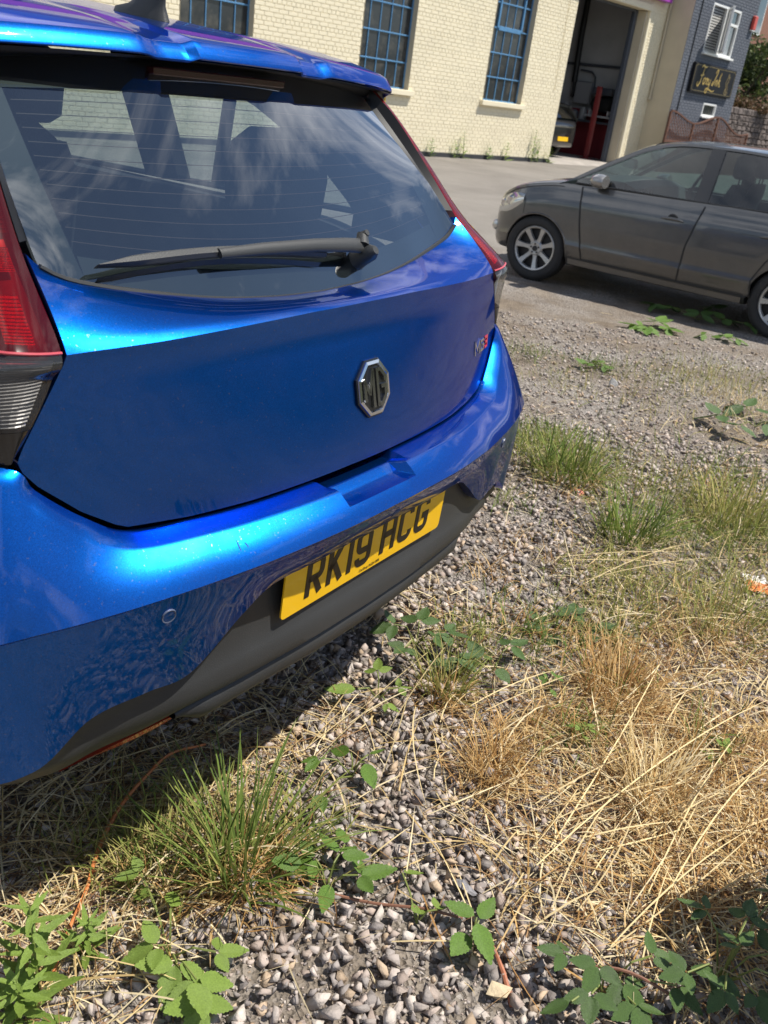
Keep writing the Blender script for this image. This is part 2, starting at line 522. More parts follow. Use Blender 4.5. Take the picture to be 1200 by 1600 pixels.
M_steel = pmat('dark_steel', (.06, .07, .09), .45)
M_redpost = pmat('red_post', (.20, .028, .028), .5, vary=.15, vscale=4)

bld = thing('brick_building', 'cream painted brick workshop with tall blue barred windows and open vehicle door', 'building',
            (P0.x, P0.y, GW), WALL_RZ)
def bz(z): return z - GW                        # building-local height
S0, S1 = -15.0, 4.64                            # long wall, up to the vehicle door
D1, SH = 8.22, 9.26                             # door's right side, where the slate house begins
ZT = bz(6.4)
WIN = [(-11.32, -9.76), (-7.12, -5.56), (-2.82, -1.26), (1.38, 2.93)]
WZ0, WZ1 = bz(1.17), bz(5.25)
DOOR_TOP = bz(3.88)
Y_MORT = .012
def wall_with_holes(mb, x0, x1, z0, z1, holes, y, t, mi=0):
    """front sheet with window holes plus their reveals"""
    xs = sorted({x0, x1, *[h[0] for h in holes], *[h[1] for h in holes]})
    zs = sorted({z0, z1, *[h[2] for h in holes], *[h[3] for h in holes]})
    for a, b in zip(xs, xs[1:]):
        for c, d in zip(zs, zs[1:]):
            mx, mz = (a + b) / 2, (c + d) / 2
            if any(h[0] < mx < h[1] and h[2] < mz < h[3] for h in holes): continue
            mb.quad((a, y, c), (b, y, c), (b, y, d), (a, y, d), mi)
    for h in holes:
        a, b, c, d = h
        mb.quad((a, y, c), (a, y, d), (a, y + t, d), (a, y + t, c), mi); mb.quad((b, y, c), (b, y + t, c), (b, y + t, d), (b, y, d), mi)
        mb.quad((a, y, c), (a, y + t, c), (b, y + t, c), (b, y, c), mi); mb.quad((a, y, d), (b, y, d), (b, y + t, d), (a, y + t, d), mi)
holes = [(a, b, WZ0, WZ1) for a, b in WIN]
w = MB()
wall_with_holes(w, S0, S1, bz(-.03), ZT, holes, Y_MORT, .17)
w.quad((S1, Y_MORT, 0), (S1, .34, 0), (S1, .34, ZT), (S1, Y_MORT, ZT))          # left reveal of the vehicle door
w.quad((S0, Y_MORT, 0), (S0, 8, 0), (S0, 8, ZT), (S0, Y_MORT, ZT))
wall = w.build('wall', M_creamm, bld, fix=False)
# bricks: stretchers with the odd header course, each a raised block
def brick_cells(x0, x1, z0, z1, holes, course=.075, length=.225, joint=.010, english=True):
    cells = []; k = 0; z = z0
    while z + course <= z1 + 1e-6:
        L = length * .5 if (english and k % 4 == 3) else length
        x = x0 - (L * .5 if k % 2 else 0)
        while x < x1:
            a, b = max(x, x0) + joint / 2, min(x + L, x1) - joint / 2
            spans = [(a, b)]
            for h in holes:
                if z + course > h[2] + .01 and z < h[3] - .01:
                    nx = []
                    for (p, q) in spans:
                        if q <= h[0] or p >= h[1]: nx.append((p, q)); continue
                        if p < h[0] - .02: nx.append((p, h[0] - .002))
                        if q > h[1] + .02: nx.append((h[1] + .002, q))
                    spans = nx
            for (p, q) in spans:
                if q - p > .03: cells.append((p, q, z + joint / 2, z + course - joint / 2))
            x += L
        z += course; k += 1
    return cells
def brick_into(mb, c, yb, jit=.002):
    a, b, z0, z1 = c
    y = yb - .006 - random.random() * jit
    e = .0035; s = random.uniform(-.0012, .0012)
    mb.add([(a, yb + .004, z0), (b, yb + .004, z0), (b, yb + .004, z1), (a, yb + .004, z1),
            (a + e, y + s, z0 + e), (b - e, y - s, z0 + e), (b - e, y - s, z1 - e), (a + e, y + s, z1 - e)],
           [(4, 5, 6, 7), (0, 1, 5, 4), (1, 2, 6, 5), (2, 3, 7, 6), (3, 0, 4, 7)])
cells = brick_cells(S0, S1, bz(-.03), bz(5.8), holes)
near = sorted([c for c in cells if -5.5 < c[0] and c[1] < -2.85 and bz(1.55) < c[2] < bz(2.95)], key=lambda c: -c[2])[:300]
nearset = set(near)
bm_all = MB()
for c in cells:
    if c not in nearset: brick_into(bm_all, c, Y_MORT)
bm_all.build('brickwork', M_cream, bld, fix=False, kind='stuff')
brick_meshes = {}
for c in near:                                   # the bricks that show largest, one by one
    L = round(c[1] - c[0], 3)
    key = (L, random.randrange(3))
    if key not in brick_meshes:
        t = MB(); brick_into(t, (-L / 2, L / 2, -.0325, .0325), 0.0); brick_meshes[key] = t.mesh('brick', M_cream, fix=False)
    link('brick', brick_meshes[key], wall, loc=((c[0] + c[1]) / 2, Y_MORT, (c[2] + c[3]) / 2))
# dark plinth
p = MB(); p.box(S0, S1 - .03, -.035, .02, -.25, bz(-.035)); p.build('plinth', M_plinth, bld)
# windows
NC, ROW = 5, .51
for wi, (a, b) in enumerate(WIN):
    fr = MB(); y = .13; fw = .03
    fr.bbox(a, a + fw, y, y + .05, WZ0, WZ1, .004); fr.bbox(b - fw, b, y, y + .05, WZ0, WZ1, .004)
    fr.bbox(a + fw, b - fw, y, y + .05, WZ0, WZ0 + fw, .004); fr.bbox(a + fw, b - fw, y, y + .05, WZ1 - fw, WZ1, .004)
    win = fr.build('window', M_bluebar, bld)
    cw = (b - a) / NC; nr = int((WZ1 - WZ0) / ROW)
    for i in range(1, NC):
        t = MB(); t.bbox(a + i*cw - .011, a + i*cw + .011, y + .004, y + .04, WZ0 + fw, WZ1 - fw, .003); t.build('glazing_bar', M_bluebar, win)
    for j in range(1, nr + 1):
        zz = WZ0 + j * ROW
        t = MB(); t.bbox(a + fw, b - fw, y - .004, y + .03, zz - .014, zz + .014, .003); t.build('glazing_bar', M_bluebar, win)
    if wi == 3:                                   # the opening casement with its thicker frame
        za, zb = WZ0 + 3 * ROW, WZ0 + 6 * ROW
        t = MB()
        t.bbox(a + cw - .03, a + cw + .03, y - .02, y + .03, za, zb, .004); t.bbox(a + 4*cw - .03, a + 4*cw + .03, y - .02, y + .03, za, zb, .004)
        t.bbox(a + cw + .03, a + 4*cw - .03, y - .021, y + .03, za - .045, za + .045, .004); t.build('casement_frame', M_bluebar, win)
    for i in range(NC):
        for j in range(nr + 1):
            z0 = WZ0 + j * ROW + .01; z1 = min(WZ0 + (j + 1) * ROW, WZ1) - .01
            t = MB(); tl = random.uniform(-.004, .004); tk = random.uniform(-.004, .004)
            xa, xb = a + i*cw + .008, a + (i+1)*cw - .008
            t.quad((xa, y + .022 + tl, z0), (xb, y + .022 + tk, z0), (xb, y + .022 - tl, z1), (xa, y + .022 - tk, z1))
            t.build('pane', M_darkglass, win, fix=False)
    sl = MB(); sl.bbox(a - .09, b + .12, -.085, .16, WZ0 - .105, WZ0 + .002, .008); sl.build('sill', M_cream, win)
    rv = MB()                                     # painted reveals stand just inside the opening
    for xx, s in ((a, 1), (b, -1)):
        rv.quad((xx + s*.003, -.004, WZ0), (xx + s*.003, y, WZ0), (xx + s*.003, y, WZ1), (xx + s*.003, -.004, WZ1))
    rv.build('reveal', M_render, win, fix=False)

# right-hand pier, lintel and the inside of the workshop
pz = MB()
wall_with_holes(pz, D1, SH + .3, 0, ZT, [], Y_MORT, 0)
pz.quad((S1, Y_MORT, DOOR_TOP), (D1, Y_MORT, DOOR_TOP), (D1, Y_MORT, ZT), (S1, Y_MORT, ZT))
pz.quad((D1, Y_MORT, 0), (D1, Y_MORT, DOOR_TOP), (D1, .36, DOOR_TOP), (D1, .36, 0))
pz.quad((S1, Y_MORT, DOOR_TOP), (S1, .36, DOOR_TOP), (D1, .36, DOOR_TOP), (D1, Y_MORT, DOOR_TOP))
pz.build('door_pier', M_creamm, bld, fix=False)
pc = brick_cells(D1, SH, 0, DOOR_TOP + .3, [])
pb = MB()
for c in pc: brick_into(pb, c, Y_MORT)
pb.build('pier_brickwork', M_cream, bld, fix=False, kind='stuff')
lt = MB(); lt.bbox(S1 + .002, D1 + .10, -.035, .04, DOOR_TOP - .001, DOOR_TOP + .16, .01); lt.build('lintel', M_cream, bld)
je = MB(); je.bbox(D1 - .004, D1 + .09, -.03, .05, .02, DOOR_TOP - .003, .012); je.build('door_edge', M_cream, bld)
rr = MB(); rr.bbox(D1 - .075, D1 - .008, .05, .34, 0, DOOR_TOP - .01, .008); rr.build('door_reveal', M_render, bld)
df = MB(); df.bbox(D1 - .24, D1 - .08, .30, .42, 0, DOOR_TOP - .012, .01); df.bbox(S1, D1 - .245, .30, .42, DOOR_TOP - .06, DOOR_TOP - .005, .01)
df.build('door_frame', M_steel, bld)
BX0, BX1, BY = 2.2, 9.1, 6.5                     # workshop room
rm = MB()
rm.quad((BX0, BY, bz(1.25)), (BX1, BY, bz(1.25)), (BX1, BY, ZT), (BX0, BY, ZT)); rm.quad((BX1, .4, bz(1.25)), (BX1, BY, bz(1.25)), (BX1, BY, ZT), (BX1, .4, ZT))
rm.quad((BX0, .4, 0), (BX0, BY, 0), (BX0, BY, ZT), (BX0, .4, ZT)); rm.quad((BX0, .4, ZT - .02), (BX1, .4, ZT - .02), (BX1, BY, ZT - .02), (BX0, BY, ZT - .02))
rm.quad((BX0, .36, 0), (S1, .36, 0), (S1, .36, ZT), (BX0, .36, ZT)); rm.quad((D1, .43, 0), (BX1, .43, 0), (BX1, .43, ZT), (D1, .43, ZT))
rm.quad((S1, .425, DOOR_TOP), (D1, .425, DOOR_TOP), (D1, .425, ZT), (S1, .425, ZT))
rm.build('room_wall', M_inner, bld, fix=False)
rd = MB()
rd.quad((BX0, BY - .004, 0), (BX1, BY - .004, 0), (BX1, BY - .004, bz(1.25)), (BX0, BY - .004, bz(1.25))); rd.quad((BX1 - .004, .43, 0), (BX1 - .004, BY, 0), (BX1 - .004, BY, bz(1.25)), (BX1 - .004, .43, bz(1.25)))
rd.build('dado', M_innerred, bld, fix=False)
fl = MB(); fl.quad((BX0, .1, .115), (BX1, .1, .115), (BX1, BY, .115), (BX0, BY, .115)); fl.build('room_floor', M_concrete, bld, fix=False)
rf = MB(); rf.box(S0 - .2, SH + .2, -.15, 9, ZT, ZT + .2); rf.build('roof', pmat('roof_grey', (.12, .12, .13), .8), bld)
# fascia sign above the door (its lettering lies outside the picture)
fs = MB(); fs.bbox(-13, SH - .32, -.22, -.02, bz(4.17), bz(5.05), .01); fs.build('fascia_sign', M_purple, bld)
# rain pipe at the house corner and the wire on the wall
dp = MB(); dp.tube([(SH - .06, -.05, .3 + 1.6), (SH - .06, -.05, bz(4.25))], .03, 10); dp.tube([(SH - .10, -.06, 1.9), (SH - .06, -.05, 1.98)], .035, 8)
dp.build('rain_pipe', M_render, bld, smooth=40)
cb = MB(); cb.tube([(S1 - .42, -.012, bz(5.8)), (S1 - .40, -.012, bz(3.2)), (S1 - .36, -.012, bz(1.6))], .006, 5); cb.build('wall_cable', M_creamm, bld)
# concrete ramp into the door
rp = MB()
rp.add([(S1 - .25, -.55, -.1), (D1 + .1, -.7, -.1), (D1 + .1, .12, -.1), (S1 - .05, .12, -.1),
        (S1 - .15, -.40, .02), (D1 + .05, -.5, .02), (D1 + .05, .12, .12), (S1 - .02, .12, .12)],
       [(4, 5, 6, 7), (0, 1, 5, 4), (1, 2, 6, 5), (3, 0, 4, 7), (2, 3, 7, 6)])
rp.build('door_ramp', M_concrete, bld)

def wpt(s, y, z):                                # building-local -> world
    c, q = math.cos(WALL_RZ), math.sin(WALL_RZ)
    return Vector((P0.x + s*c - y*q, P0.y + s*q + y*c, z))

# workshop things
t = thing('vehicle_lift_post', 'slim red vehicle lift post inside the open workshop door', 'lift post', wpt(8.12, 1.0, GW + .115), WALL_RZ)
q = MB(); q.bbox(-.06, .06, -.06, .06, 0, 1.95, .008); q.build('post', M_redpost, t)
q = MB(); q.bbox(-.02, .02, -.085, -.06, .1, 1.9, .004); q.build('rail', pmat('rail_red', (.30, .08, .07), .4), t)
q = MB(); q.bbox(-.14, .14, -.14, .14, -.005, .02, .004); q.build('base_plate', M_redpost, t)
t = thing('exhaust_duct', 'black vertical pipe running down the workshop back wall', 'pipe', wpt(8.96, 2.42, GW + .115), WALL_RZ)
q = MB(); q.tube([(0, 0, 2.0), (0, .06, 3.2), (0, .1, 6.0)], .085, 10); q.build('pipe', M_black, t, smooth=40)
q = MB(); q.tube([(0, 0, 2.0), (-.03, -.05, 1.75), (-.02, -.02, 1.6)], .05, 8); q.build('hose', M_black, t, smooth=40)
t = thing('conduit', 'thin dark conduit running level across the workshop back wall', 'pipe', wpt(9.05, 0, GW), WALL_RZ)
q = MB(); q.tube([(0, .6, 2.64), (0, 5.5, 2.58)], .04, 8); q.build('pipe', M_steel, t, smooth=40)
q = MB(); q.tube([(-.04, 2.3, 2.47), (-.04, 1.9, 2.44), (-.04, 1.76, 2.32), (-.04, 1.72, 2.05)], .028, 8); q.build('bend', M_steel, t, smooth=40)
t = thing('switch_cabinet', 'grey box cabinet on the workshop back wall beside the pipe', 'cabinet', wpt(8.98, 2.02, GW + 1.55), WALL_RZ - R(90))
q = MB(); q.bbox(-.28, .28, -.10, .10, 0, .62, .012); q.build('case', pmat('cabinet_grey', (.20, .21, .23), .5), t)
q = MB(); q.bbox(-.25, .25, -.115, -.102, .03, .59, .004); q.build('door', pmat('cabinet_door', (.26, .27, .29), .5), t)
t = thing('compressor', 'dark round machine heaped on the shelf inside the workshop', 'machine', wpt(8.80, 1.18, GW + 1.25), WALL_RZ - R(90))
q = MB(); q.lathe([(-.36, .0), (-.34, .15), (-.28, .22), (.28, .22), (.34, .15), (.36, 0)], 20, 'x', (0, 0, .36)); q.build('tank', M_black, t, smooth=40)
q = MB(); q.bbox(-.36, .30, -.2, .2, .60, .80, .03); q.build('motor', M_steel, t)
q = MB(); q.bbox(-.42, .42, -.25, .25, .0, .05, .008); q.bbox(-.34, -.29, -.2, .2, .05, .2, .006); q.bbox(.29, .34, -.2, .2, .05, .2, .006); q.build('stand', M_inner, t)
t = thing('parts_heap', 'grey heap of parts and tins on the workshop bench', 'clutter', wpt(8.75, 2.15, GW + 1.08), WALL_RZ - R(90))
q = MB(); q.bbox(-.9, 1.5, -.25, .3, 0, .06, .006); q.build('bench_top', M_steel, t)
for k, (sx, sz, wd) in enumerate([(-.6, .30, .15), (-.3, .4, .12), (.02, .24, .16), (.32, .34, .12)]):
    q = MB(); q.lathe([(.06, .0), (.06, wd), (.06 + sz * .8, wd * .95), (.06 + sz, wd * .5), (.06 + sz, 0)], 14, 'z', (sx, random.uniform(-.08, .12), 0)); q.build('tin', pmat('tin_grey%d' % (k % 2), (.30, .31, .32) if k % 2 else (.16, .17, .19), .5), t, smooth=40)

# ------------------------------------------------------------------ slate-blue house
HP, HX1 = .73, 13.42                              # stands proud of the workshop wall
hs = thing('slate_house', 'slate blue painted brick house with white windows and a black shop sign', 'house', wpt(SH, -HP, GW), WALL_RZ)
HW, HT = HX1 - SH, 7.6
hwin = (10.40 - SH, 12.32 - SH, bz(3.17), bz(4.42)); swin = (11.32 - SH, 12.24 - SH, bz(1.51), bz(1.88))
q = MB(); wall_with_holes(q, 0, HW, 0, HT, [hwin, swin], 0, .12)
q.quad((HW, 0, 0), (HW, 9, 0), (HW, 9, HT), (HW, 0, HT)); q.build('wall', M_slatem, hs, fix=False)
q = MB()
for c in brick_cells(0, HW, 0, HT, [hwin, swin], english=False): brick_into(q, c, 0.0)
q.build('brickwork', M_slate, hs, fix=False, kind='stuff')
q = MB(); q.quad((0, 0, 0), (0, 0, HT), (0, HP + .3, HT), (0, HP + .3, 0)); q.build('rendered_side', M_render, hs, fix=False)
q = MB(); q.box(-.2, HW + .2, -.25, 9, HT, HT + .15); q.build('roof', pmat('slate_roof', (.09, .09, .10), .7), hs)
def upvc(parent, a, b, c, d, mull, tops):
    f = MB(); t_ = .055; y0, y1 = -.01, .07
    f.bbox(a, a + t_, y0, y1, c, d, .006); f.bbox(b - t_, b, y0, y1, c, d, .006)
    f.bbox(a + t_, b - t_, y0, y1, c, c + t_, .006); f.bbox(a + t_, b - t_, y0, y1, d - t_, d, .006)
    if mull: f.bbox(mull - .04, mull + .04, y0 - .002, y1, c + t_, d - t_, .006)
    if tops: f.bbox(mull + .04, b - t_, y0, y1, tops - .035, tops + .035, .006)
    return f.build('window', M_upvc, parent)
M_skyglass = pmat('window_glass', (.035, .045, .05), .03, spec=1.0, coat=1.0)
a, b, c, d = hwin; mu = a + (b - a) * .50
hw = upvc(hs, a, b, c, d, mu, c + (d - c) * .68)
q = MB(); q.quad((mu + .04, .05, c + .05), (b - .05, .05, c + .05), (b - .05, .05, d - .05), (mu + .04, .05, d - .05)); q.build('pane', M_skyglass, hw, fix=False)
q = MB(); q.quad((a + .04, .10, c + .04), (mu, .10, c + .04), (mu, .10, d - .04), (a + .04, .10, d - .04)); q.build('blind_back', pmat('blind_shade', (.10, .10, .11), .8), hw, fix=False)
for k in range(17):
    z = c + .07 + k * (d - c - .14) / 16
    q = MB(); q.box(a + .06, mu - .04, .078, .083, z, z + .038); q.build('blind_slat', pmat('blind_white', (.72, .72, .70), .6), hw)
# the left casement swung open, hinged on the mullion
q = MB(); cw = mu - a - .05; ch = d - c - .08
q.bbox(-cw, -cw + .06, -.03, .03, 0, ch, .006); q.bbox(-.06, 0, -.03, .03, 0, ch, .006); q.bbox(-cw + .06, -.06, -.03, .03, 0, .06, .006); q.bbox(-cw + .06, -.06, -.03, .03, ch - .06, ch, .006)
cas = q.build('casement', M_upvc, hs); cas.location = (mu - .005, -.05, c + .04); cas.rotation_euler = (0, 0, R(32))
q = MB(); q.quad((-cw + .05, 0, .05), (-.05, 0, .05), (-.05, 0, ch - .05), (-cw + .05, 0, ch - .05)); q.build('pane', M_skyglass, cas, fix=False)
q = MB(); q.bbox(a - .05, b + .06, -.10, .02, c - .06, c - .003, .006); q.build('sill', M_upvc, hs)
a, b, c, d = swin; sw = upvc(hs, a, b, c, d, None, None)
q = MB(); q.quad((a + .05, .05, c + .05), (b - .05, .05, c + .05), (b - .05, .05, d - .05), (a + .05, .05, d - .05)); q.build('pane', M_darkglass, sw, fix=False)
q = MB(); q.bbox(a - .04, b + .05, -.08, .02, c - .045, c - .003, .005); q.build('sill', M_upvc, hs)
q = MB(); q.tube([(.42, -.02, 1.6), (.42, -.02, HT)], .018, 6); q.build('black_cable', M_black, hs)

# sign with gold script
sg = thing('shop_sign', 'black shop sign board with gold script lettering and fox drawing on slate wall', 'sign', wpt(9.98, -HP - .015, GW), WALL_RZ)
SW_, SH_ = 2.86, .78; sz0 = bz(2.10)
q = MB(); q.bbox(0, SW_, -.09, 0, sz0, sz0 + SH_, .012); q.build('board', pmat('sign_black', (.010, .010, .012), .55, spec=.2), sg)
M_gold = pmat('sign_gold', (.55, .37, .10), .35, metal=.6)
q = MB()
e = .055
q2 = [(e + .06, e), (SW_ - e - .06, e), (SW_ - e, e + .06), (SW_ - e, SH_ - e - .06), (SW_ - e - .06, SH_ - e), (e + .06, SH_ - e), (e, SH_ - e - .06), (e, e + .06), (e + .06, e)]
stroke(q, q2, .012, (0, -.091, sz0), (1, 0, 0), (0, 0, 1), (0, -1, 0), .004)
q.build('border_line', pmat('sign_gold_dull', (.22, .17, .07), .5), sg)
def curvy(ctrl, n=None):
    return [(v.x, v.y) for v in catmull([(a_, b_, 0) for a_, b_ in ctrl], n or 6 * len(ctrl))]
glyph = {   # script letters drawn as pen paths, unit x-height .20
    'F': [[(.02, .60), (.10, .66), (.24, .62), (.36, .64)], [(.22, .62), (.19, .40), (.15, .18), (.06, .08), (-.02, .14), (.02, .20)], [(.08, .38), (.20, .40), (.29, .42)]],
    'o': [[(.42, .34), (.35, .30), (.34, .20), (.40, .16), (.46, .22), (.46, .31), (.42, .34), (.52, .30)]],
    'x': [[(.52, .31), (.57, .33), (.59, .20), (.66, .16)], [(.68, .33), (.60, .26), (.53, .16)]],
    'y': [[(.70, .32), (.70, .20), (.76, .17), (.82, .30)], [(.82, .33), (.80, .12), (.72, -.06), (.63, -.02), (.70, .06), (.90, .03), (1.10, .0), (1.24, .04)]],
    'I': [[(1.03, .52), (1.12, .62), (1.16, .56), (1.08, .30), (1.02, .18), (.95, .20), (1.00, .28)]],
    'n': [[(1.19, .34), (1.17, .18)], [(1.18, .28), (1.25, .34), (1.28, .28), (1.27, .19), (1.31, .18)]],
    'k': [[(1.44, .56), (1.38, .34), (1.35, .18)], [(1.48, .36), (1.40, .29), (1.46, .24), (1.47, .17), (1.53, .20)]],
}
for g_, paths in glyph.items():
    q = MB()
    for pth in paths:
        cp = curvy(pth); nn_ = len(cp)
        stroke(q, [(a_ + b_ * .12, b_ * .95) for a_, b_ in cp], [.022 + .022 * math.sin(math.pi * i / (nn_ - 1)) for i in range(nn_)], (.34, -.091, sz0 + .10), (1, 0, 0), (0, 0, 1), (0, -1, 0), .005)
    q.build('letter', M_gold, sg)
q = MB()
for pth in ([(.16, .60), (.11, .46), (.06, .34), (.12, .20), (.06, .08)], [(.16, .60), (.19, .48), (.24, .52), (.22, .38), (.16, .30), (.26, .18), (.20, .08)], [(.06, .08), (.14, .03), (.24, .04), (.30, .10)], [(.20, .08), (.13, .14), (.17, .22)]):
    stroke(q, curvy(pth), .014, (2.22, -.091, sz0 + .06), (1, 0, 0), (0, 0, 1), (0, -1, 0), .005)
q.build('line_drawing', pmat('sign_gold_dim', (.34, .25, .10), .4), sg)

al = thing('alarm_box', 'red alarm box high on the slate house corner', 'alarm box', wpt(HX1 - .18, -HP - .012, GW), WALL_RZ)
q = MB(); q.bbox(-.11, .11, -.10, 0, bz(4.05), bz(4.43), .02); q.build('case', pmat('alarm_red', (.55, .07, .05), .45), al)
q = MB(); q.bbox(-.10, .10, -.09, 0, bz(4.02), bz(4.05), .004); q.build('base', M_upvc, al)

# ------------------------------------------------------------------ trellis fence
fe = thing('trellis_fence', 'brown lattice fence panel with wavy top behind the grey car', 'fence', wpt(9.0, -HP - .22, GW), WALL_RZ)
M_fence = pmat('fence_brown', (.13, .058, .036), .65, vary=.2, vscale=7)
FW = 5.7
def ftop(x): return 1.60 + .13 * math.cos(2 * math.pi * x / 3.25) - (.10 * max(0, x - 3.3))
q = MB(); xs_ = [FW * k / 40 for k in range(41)]
q.strip([(x, 0, ftop(x) - .045) for x in xs_], [(x, 0, ftop(x)) for x in xs_], (0, .05, 0)); q.build('top_rail', M_fence, fe)
for x in (0, 1.6, 3.2, FW):
    q = MB(); q.bbox(x - .04, x + .04, .002, .06, 0, ftop(x) - .046, .005); q.build('post', M_fence, fe)
q = MB(); q.bbox(.04, FW, .005, .045, .86, .94, .004); q.build('mid_rail', M_fence, fe)
for k in range(38):
    x0 = .04 + k * .147
    q = MB(); q.bbox(x0, x0 + .138, .012, .03, .0, .858, .003); q.build('board', M_fence, fe)
for sgn in (1, -1):
    for k in range(-6, 40):
        x0 = k * .165
        pts = []
        for u in range(0, 60):
            z = .94 + u * .02; x = x0 + sgn * (z - .94) + (0 if sgn > 0 else 1.0)
            if .02 < x < FW - .02 and z < ftop(x) - .03: pts.append((x, z))
        if len(pts) > 3:
            (xa, za), (xb, zb) = pts[0], pts[-1]; y = .018 if sgn > 0 else .030
            q = MB(); n_ = Vector((zb - za, 0, -(xb - xa))).normalized() * .012
            q.strip([Vector((xa, y, za)) - n_, Vector((xb, y, zb)) - n_], [Vector((xa, y, za)) + n_, Vector((xb, y, zb)) + n_], (0, .008, 0)); q.build('slat', M_fence, fe, fix=False)

# ------------------------------------------------------------------ stone wall, foliage and far house at the right edge
M_stone = pmat('old_stone', (.13, .105, .095), .9, vary=.35, vscale=5, bump=.6, bscale=18)
sw_ = thing('stone_retaining_wall', 'dark old stone retaining wall beyond the slate house', 'wall', wpt(HX1 + .15, .4, GW), WALL_RZ)
q = MB(); q.box(0, 11, .06, .6, 0, 2.1); q.build('core', pmat('wall_core', (.045, .04, .038), .95), sw_)
stone_mesh = []
for k in range(6):
    q = MB(); bm = bmesh.new(); bmesh.ops.create_cube(bm, size=1)
    bmesh.ops.bevel(bm, geom=bm.edges[:], offset=.14, segments=1, affect='EDGES')
    for v in bm.verts: v.co += Vector((random.uniform(-.06, .06), random.uniform(-.1, .1), random.uniform(-.06, .06)))
    me = bpy.data.meshes.new('stone'); bm.to_mesh(me); bm.free(); me.materials.append(M_stone); stone_mesh.append(me)
z = 0.0
while z < 2.0:
    hgt = random.uniform(.14, .22); x = random.uniform(-.1, 0)
    while x < 10.6:
        ln = random.uniform(.22, .48)
        o = link('stone', random.choice(stone_mesh), sw_, loc=(x + ln / 2, .04, z + hgt / 2)); o.scale = (ln * .96, .22, hgt * .95)
        x += ln
    z += hgt

def foliage(mb, centre, rad, count, size, seed, flat=.0, cols=None, shell=.55):
    """leaf-sized faces spread through a lumpy volume; returns per-face colours"""
    r = np.random.default_rng(seed); C = Vector(centre); out = []
    lumps = [(Vector(r.normal(size=3)) * .45, r.uniform(.4, .7)) for _ in range(9)]
    n = 0
    while n < count:
        lc, lr = lumps[r.integers(len(lumps))]
        d = Vector(r.normal(size=3)).normalized() * (lr * r.uniform(shell, 1.0) ** .6)
        p = lc + d
        if p.length > 1.15: continue
        P = C + Vector((p.x * rad[0], p.y * rad[1], p.z * rad[2]))
        s = size * r.uniform(.6, 1.4)
        u = Vector(r.normal(size=3)).normalized(); w_ = u.orthogonal().normalized(); w_ = (Matrix.Rotation(r.uniform(0, 6.28), 3, u) @ w_)
        mb.add([P - u * s, P + w_ * s * .45, P + u * s, P - w_ * s * .45], [(0, 1, 2, 3)])
        cc = cols[r.integers(len(cols))]; k = r.uniform(.75, 1.25); out.append((cc[0]*k, cc[1]*k, cc[2]*k)); n += 1
    return out
def color_faces(me, cols, name='tone'):
    at = me.color_attributes.new(name, 'FLOAT_COLOR', 'CORNER')
    arr = np.ones((len(me.loops), 4), np.float32)
    lt_ = np.zeros(len(me.polygons), np.int64); me.polygons.foreach_get('loop_total', lt_)
    arr[:, :3] = np.repeat(np.asarray(cols, np.float32), lt_, axis=0)
    at.data.foreach_set('color', arr.ravel())
M_leaf = pmat('leaf_mixed', (.07, .1, .03), .6, attr='tone', transl=.3)
M_bark = pmat('bark', (.10, .075, .05), .9, vary=.3, vscale=14, bump=.6, bscale=30)
GREENS = [(.055, .085, .02), (.08, .115, .028), (.11, .14, .04), (.035, .055, .015)]
def bush(name, label, cat, loc, rad, count, size, seed, cols, trunk=.06, group=None):
    t_ = thing(name, label, cat, loc, 0, group)
    q_ = MB(); cl = foliage(q_, (0, 0, rad[2] * 1.0 + .2), rad, count, size, seed, cols=cols)
    me = q_.mesh('crown', M_leaf, fix=False); color_faces(me, cl); link('crown', me, t_)
    q_ = MB()
    for k in range(5):
        a_ = k * 1.26 + .3; q_.tube([(0, 0, -.1), (math.cos(a_) * rad[0] * .2, math.sin(a_) * rad[1] * .2, rad[2] * .7), (math.cos(a_) * rad[0] * .55, math.sin(a_) * rad[1] * .55, rad[2] * 1.5)], [trunk, trunk * .7, trunk * .2], 6)
    q_.build('trunk', M_bark, t_)
    return t_
p_ = wpt(18.9, 1.7, 1.5)
bush('hedge_bush', 'big green ivy covered bush rising beside the slate house', 'bush', (p_.x, p_.y, 1.6), (2.3, 1.3, 1.25), 6500, .085, 3, GREENS, .09)
p_ = wpt(18.0, .75, 1.7)
bush('bramble_scrub', 'brown scrubby growth hanging over the old stone wall', 'shrub', (p_.x, p_.y, 1.62), (2.2, .45, .40), 2200, .06, 5, [(.16, .09, .045), (.20, .13, .06), (.09, .08, .03), (.25, .16, .11)], .03)
fh = thing('far_brick_house', 'red brick house with white window showing past the slate house', 'house', wpt(37.5, 10, GW), WALL_RZ)
q = MB(); q.box(-2.2, 12, 0, 6, 0, 12); q.build('wall', pmat('far_brick', (.27, .13, .09), .9, vary=.2, vscale=9), fh)
q = MB(); q.bbox(.2, 1.3, -.06, .05, 6.2, 8.2, .02); hw2 = q.build('window', M_upvc, fh)
q = MB(); q.quad((.3, -.07, 6.3), (1.2, -.07, 6.3), (1.2, -.07, 8.1), (.3, -.07, 8.1)); q.build('pane', M_skyglass, hw2, fix=False)
q = MB(); q.box(-1.7, 9.2, -.2, 6.2, 11, 11.3); q.build('roof', pmat('far_roof', (.10, .07, .06), .8), fh)

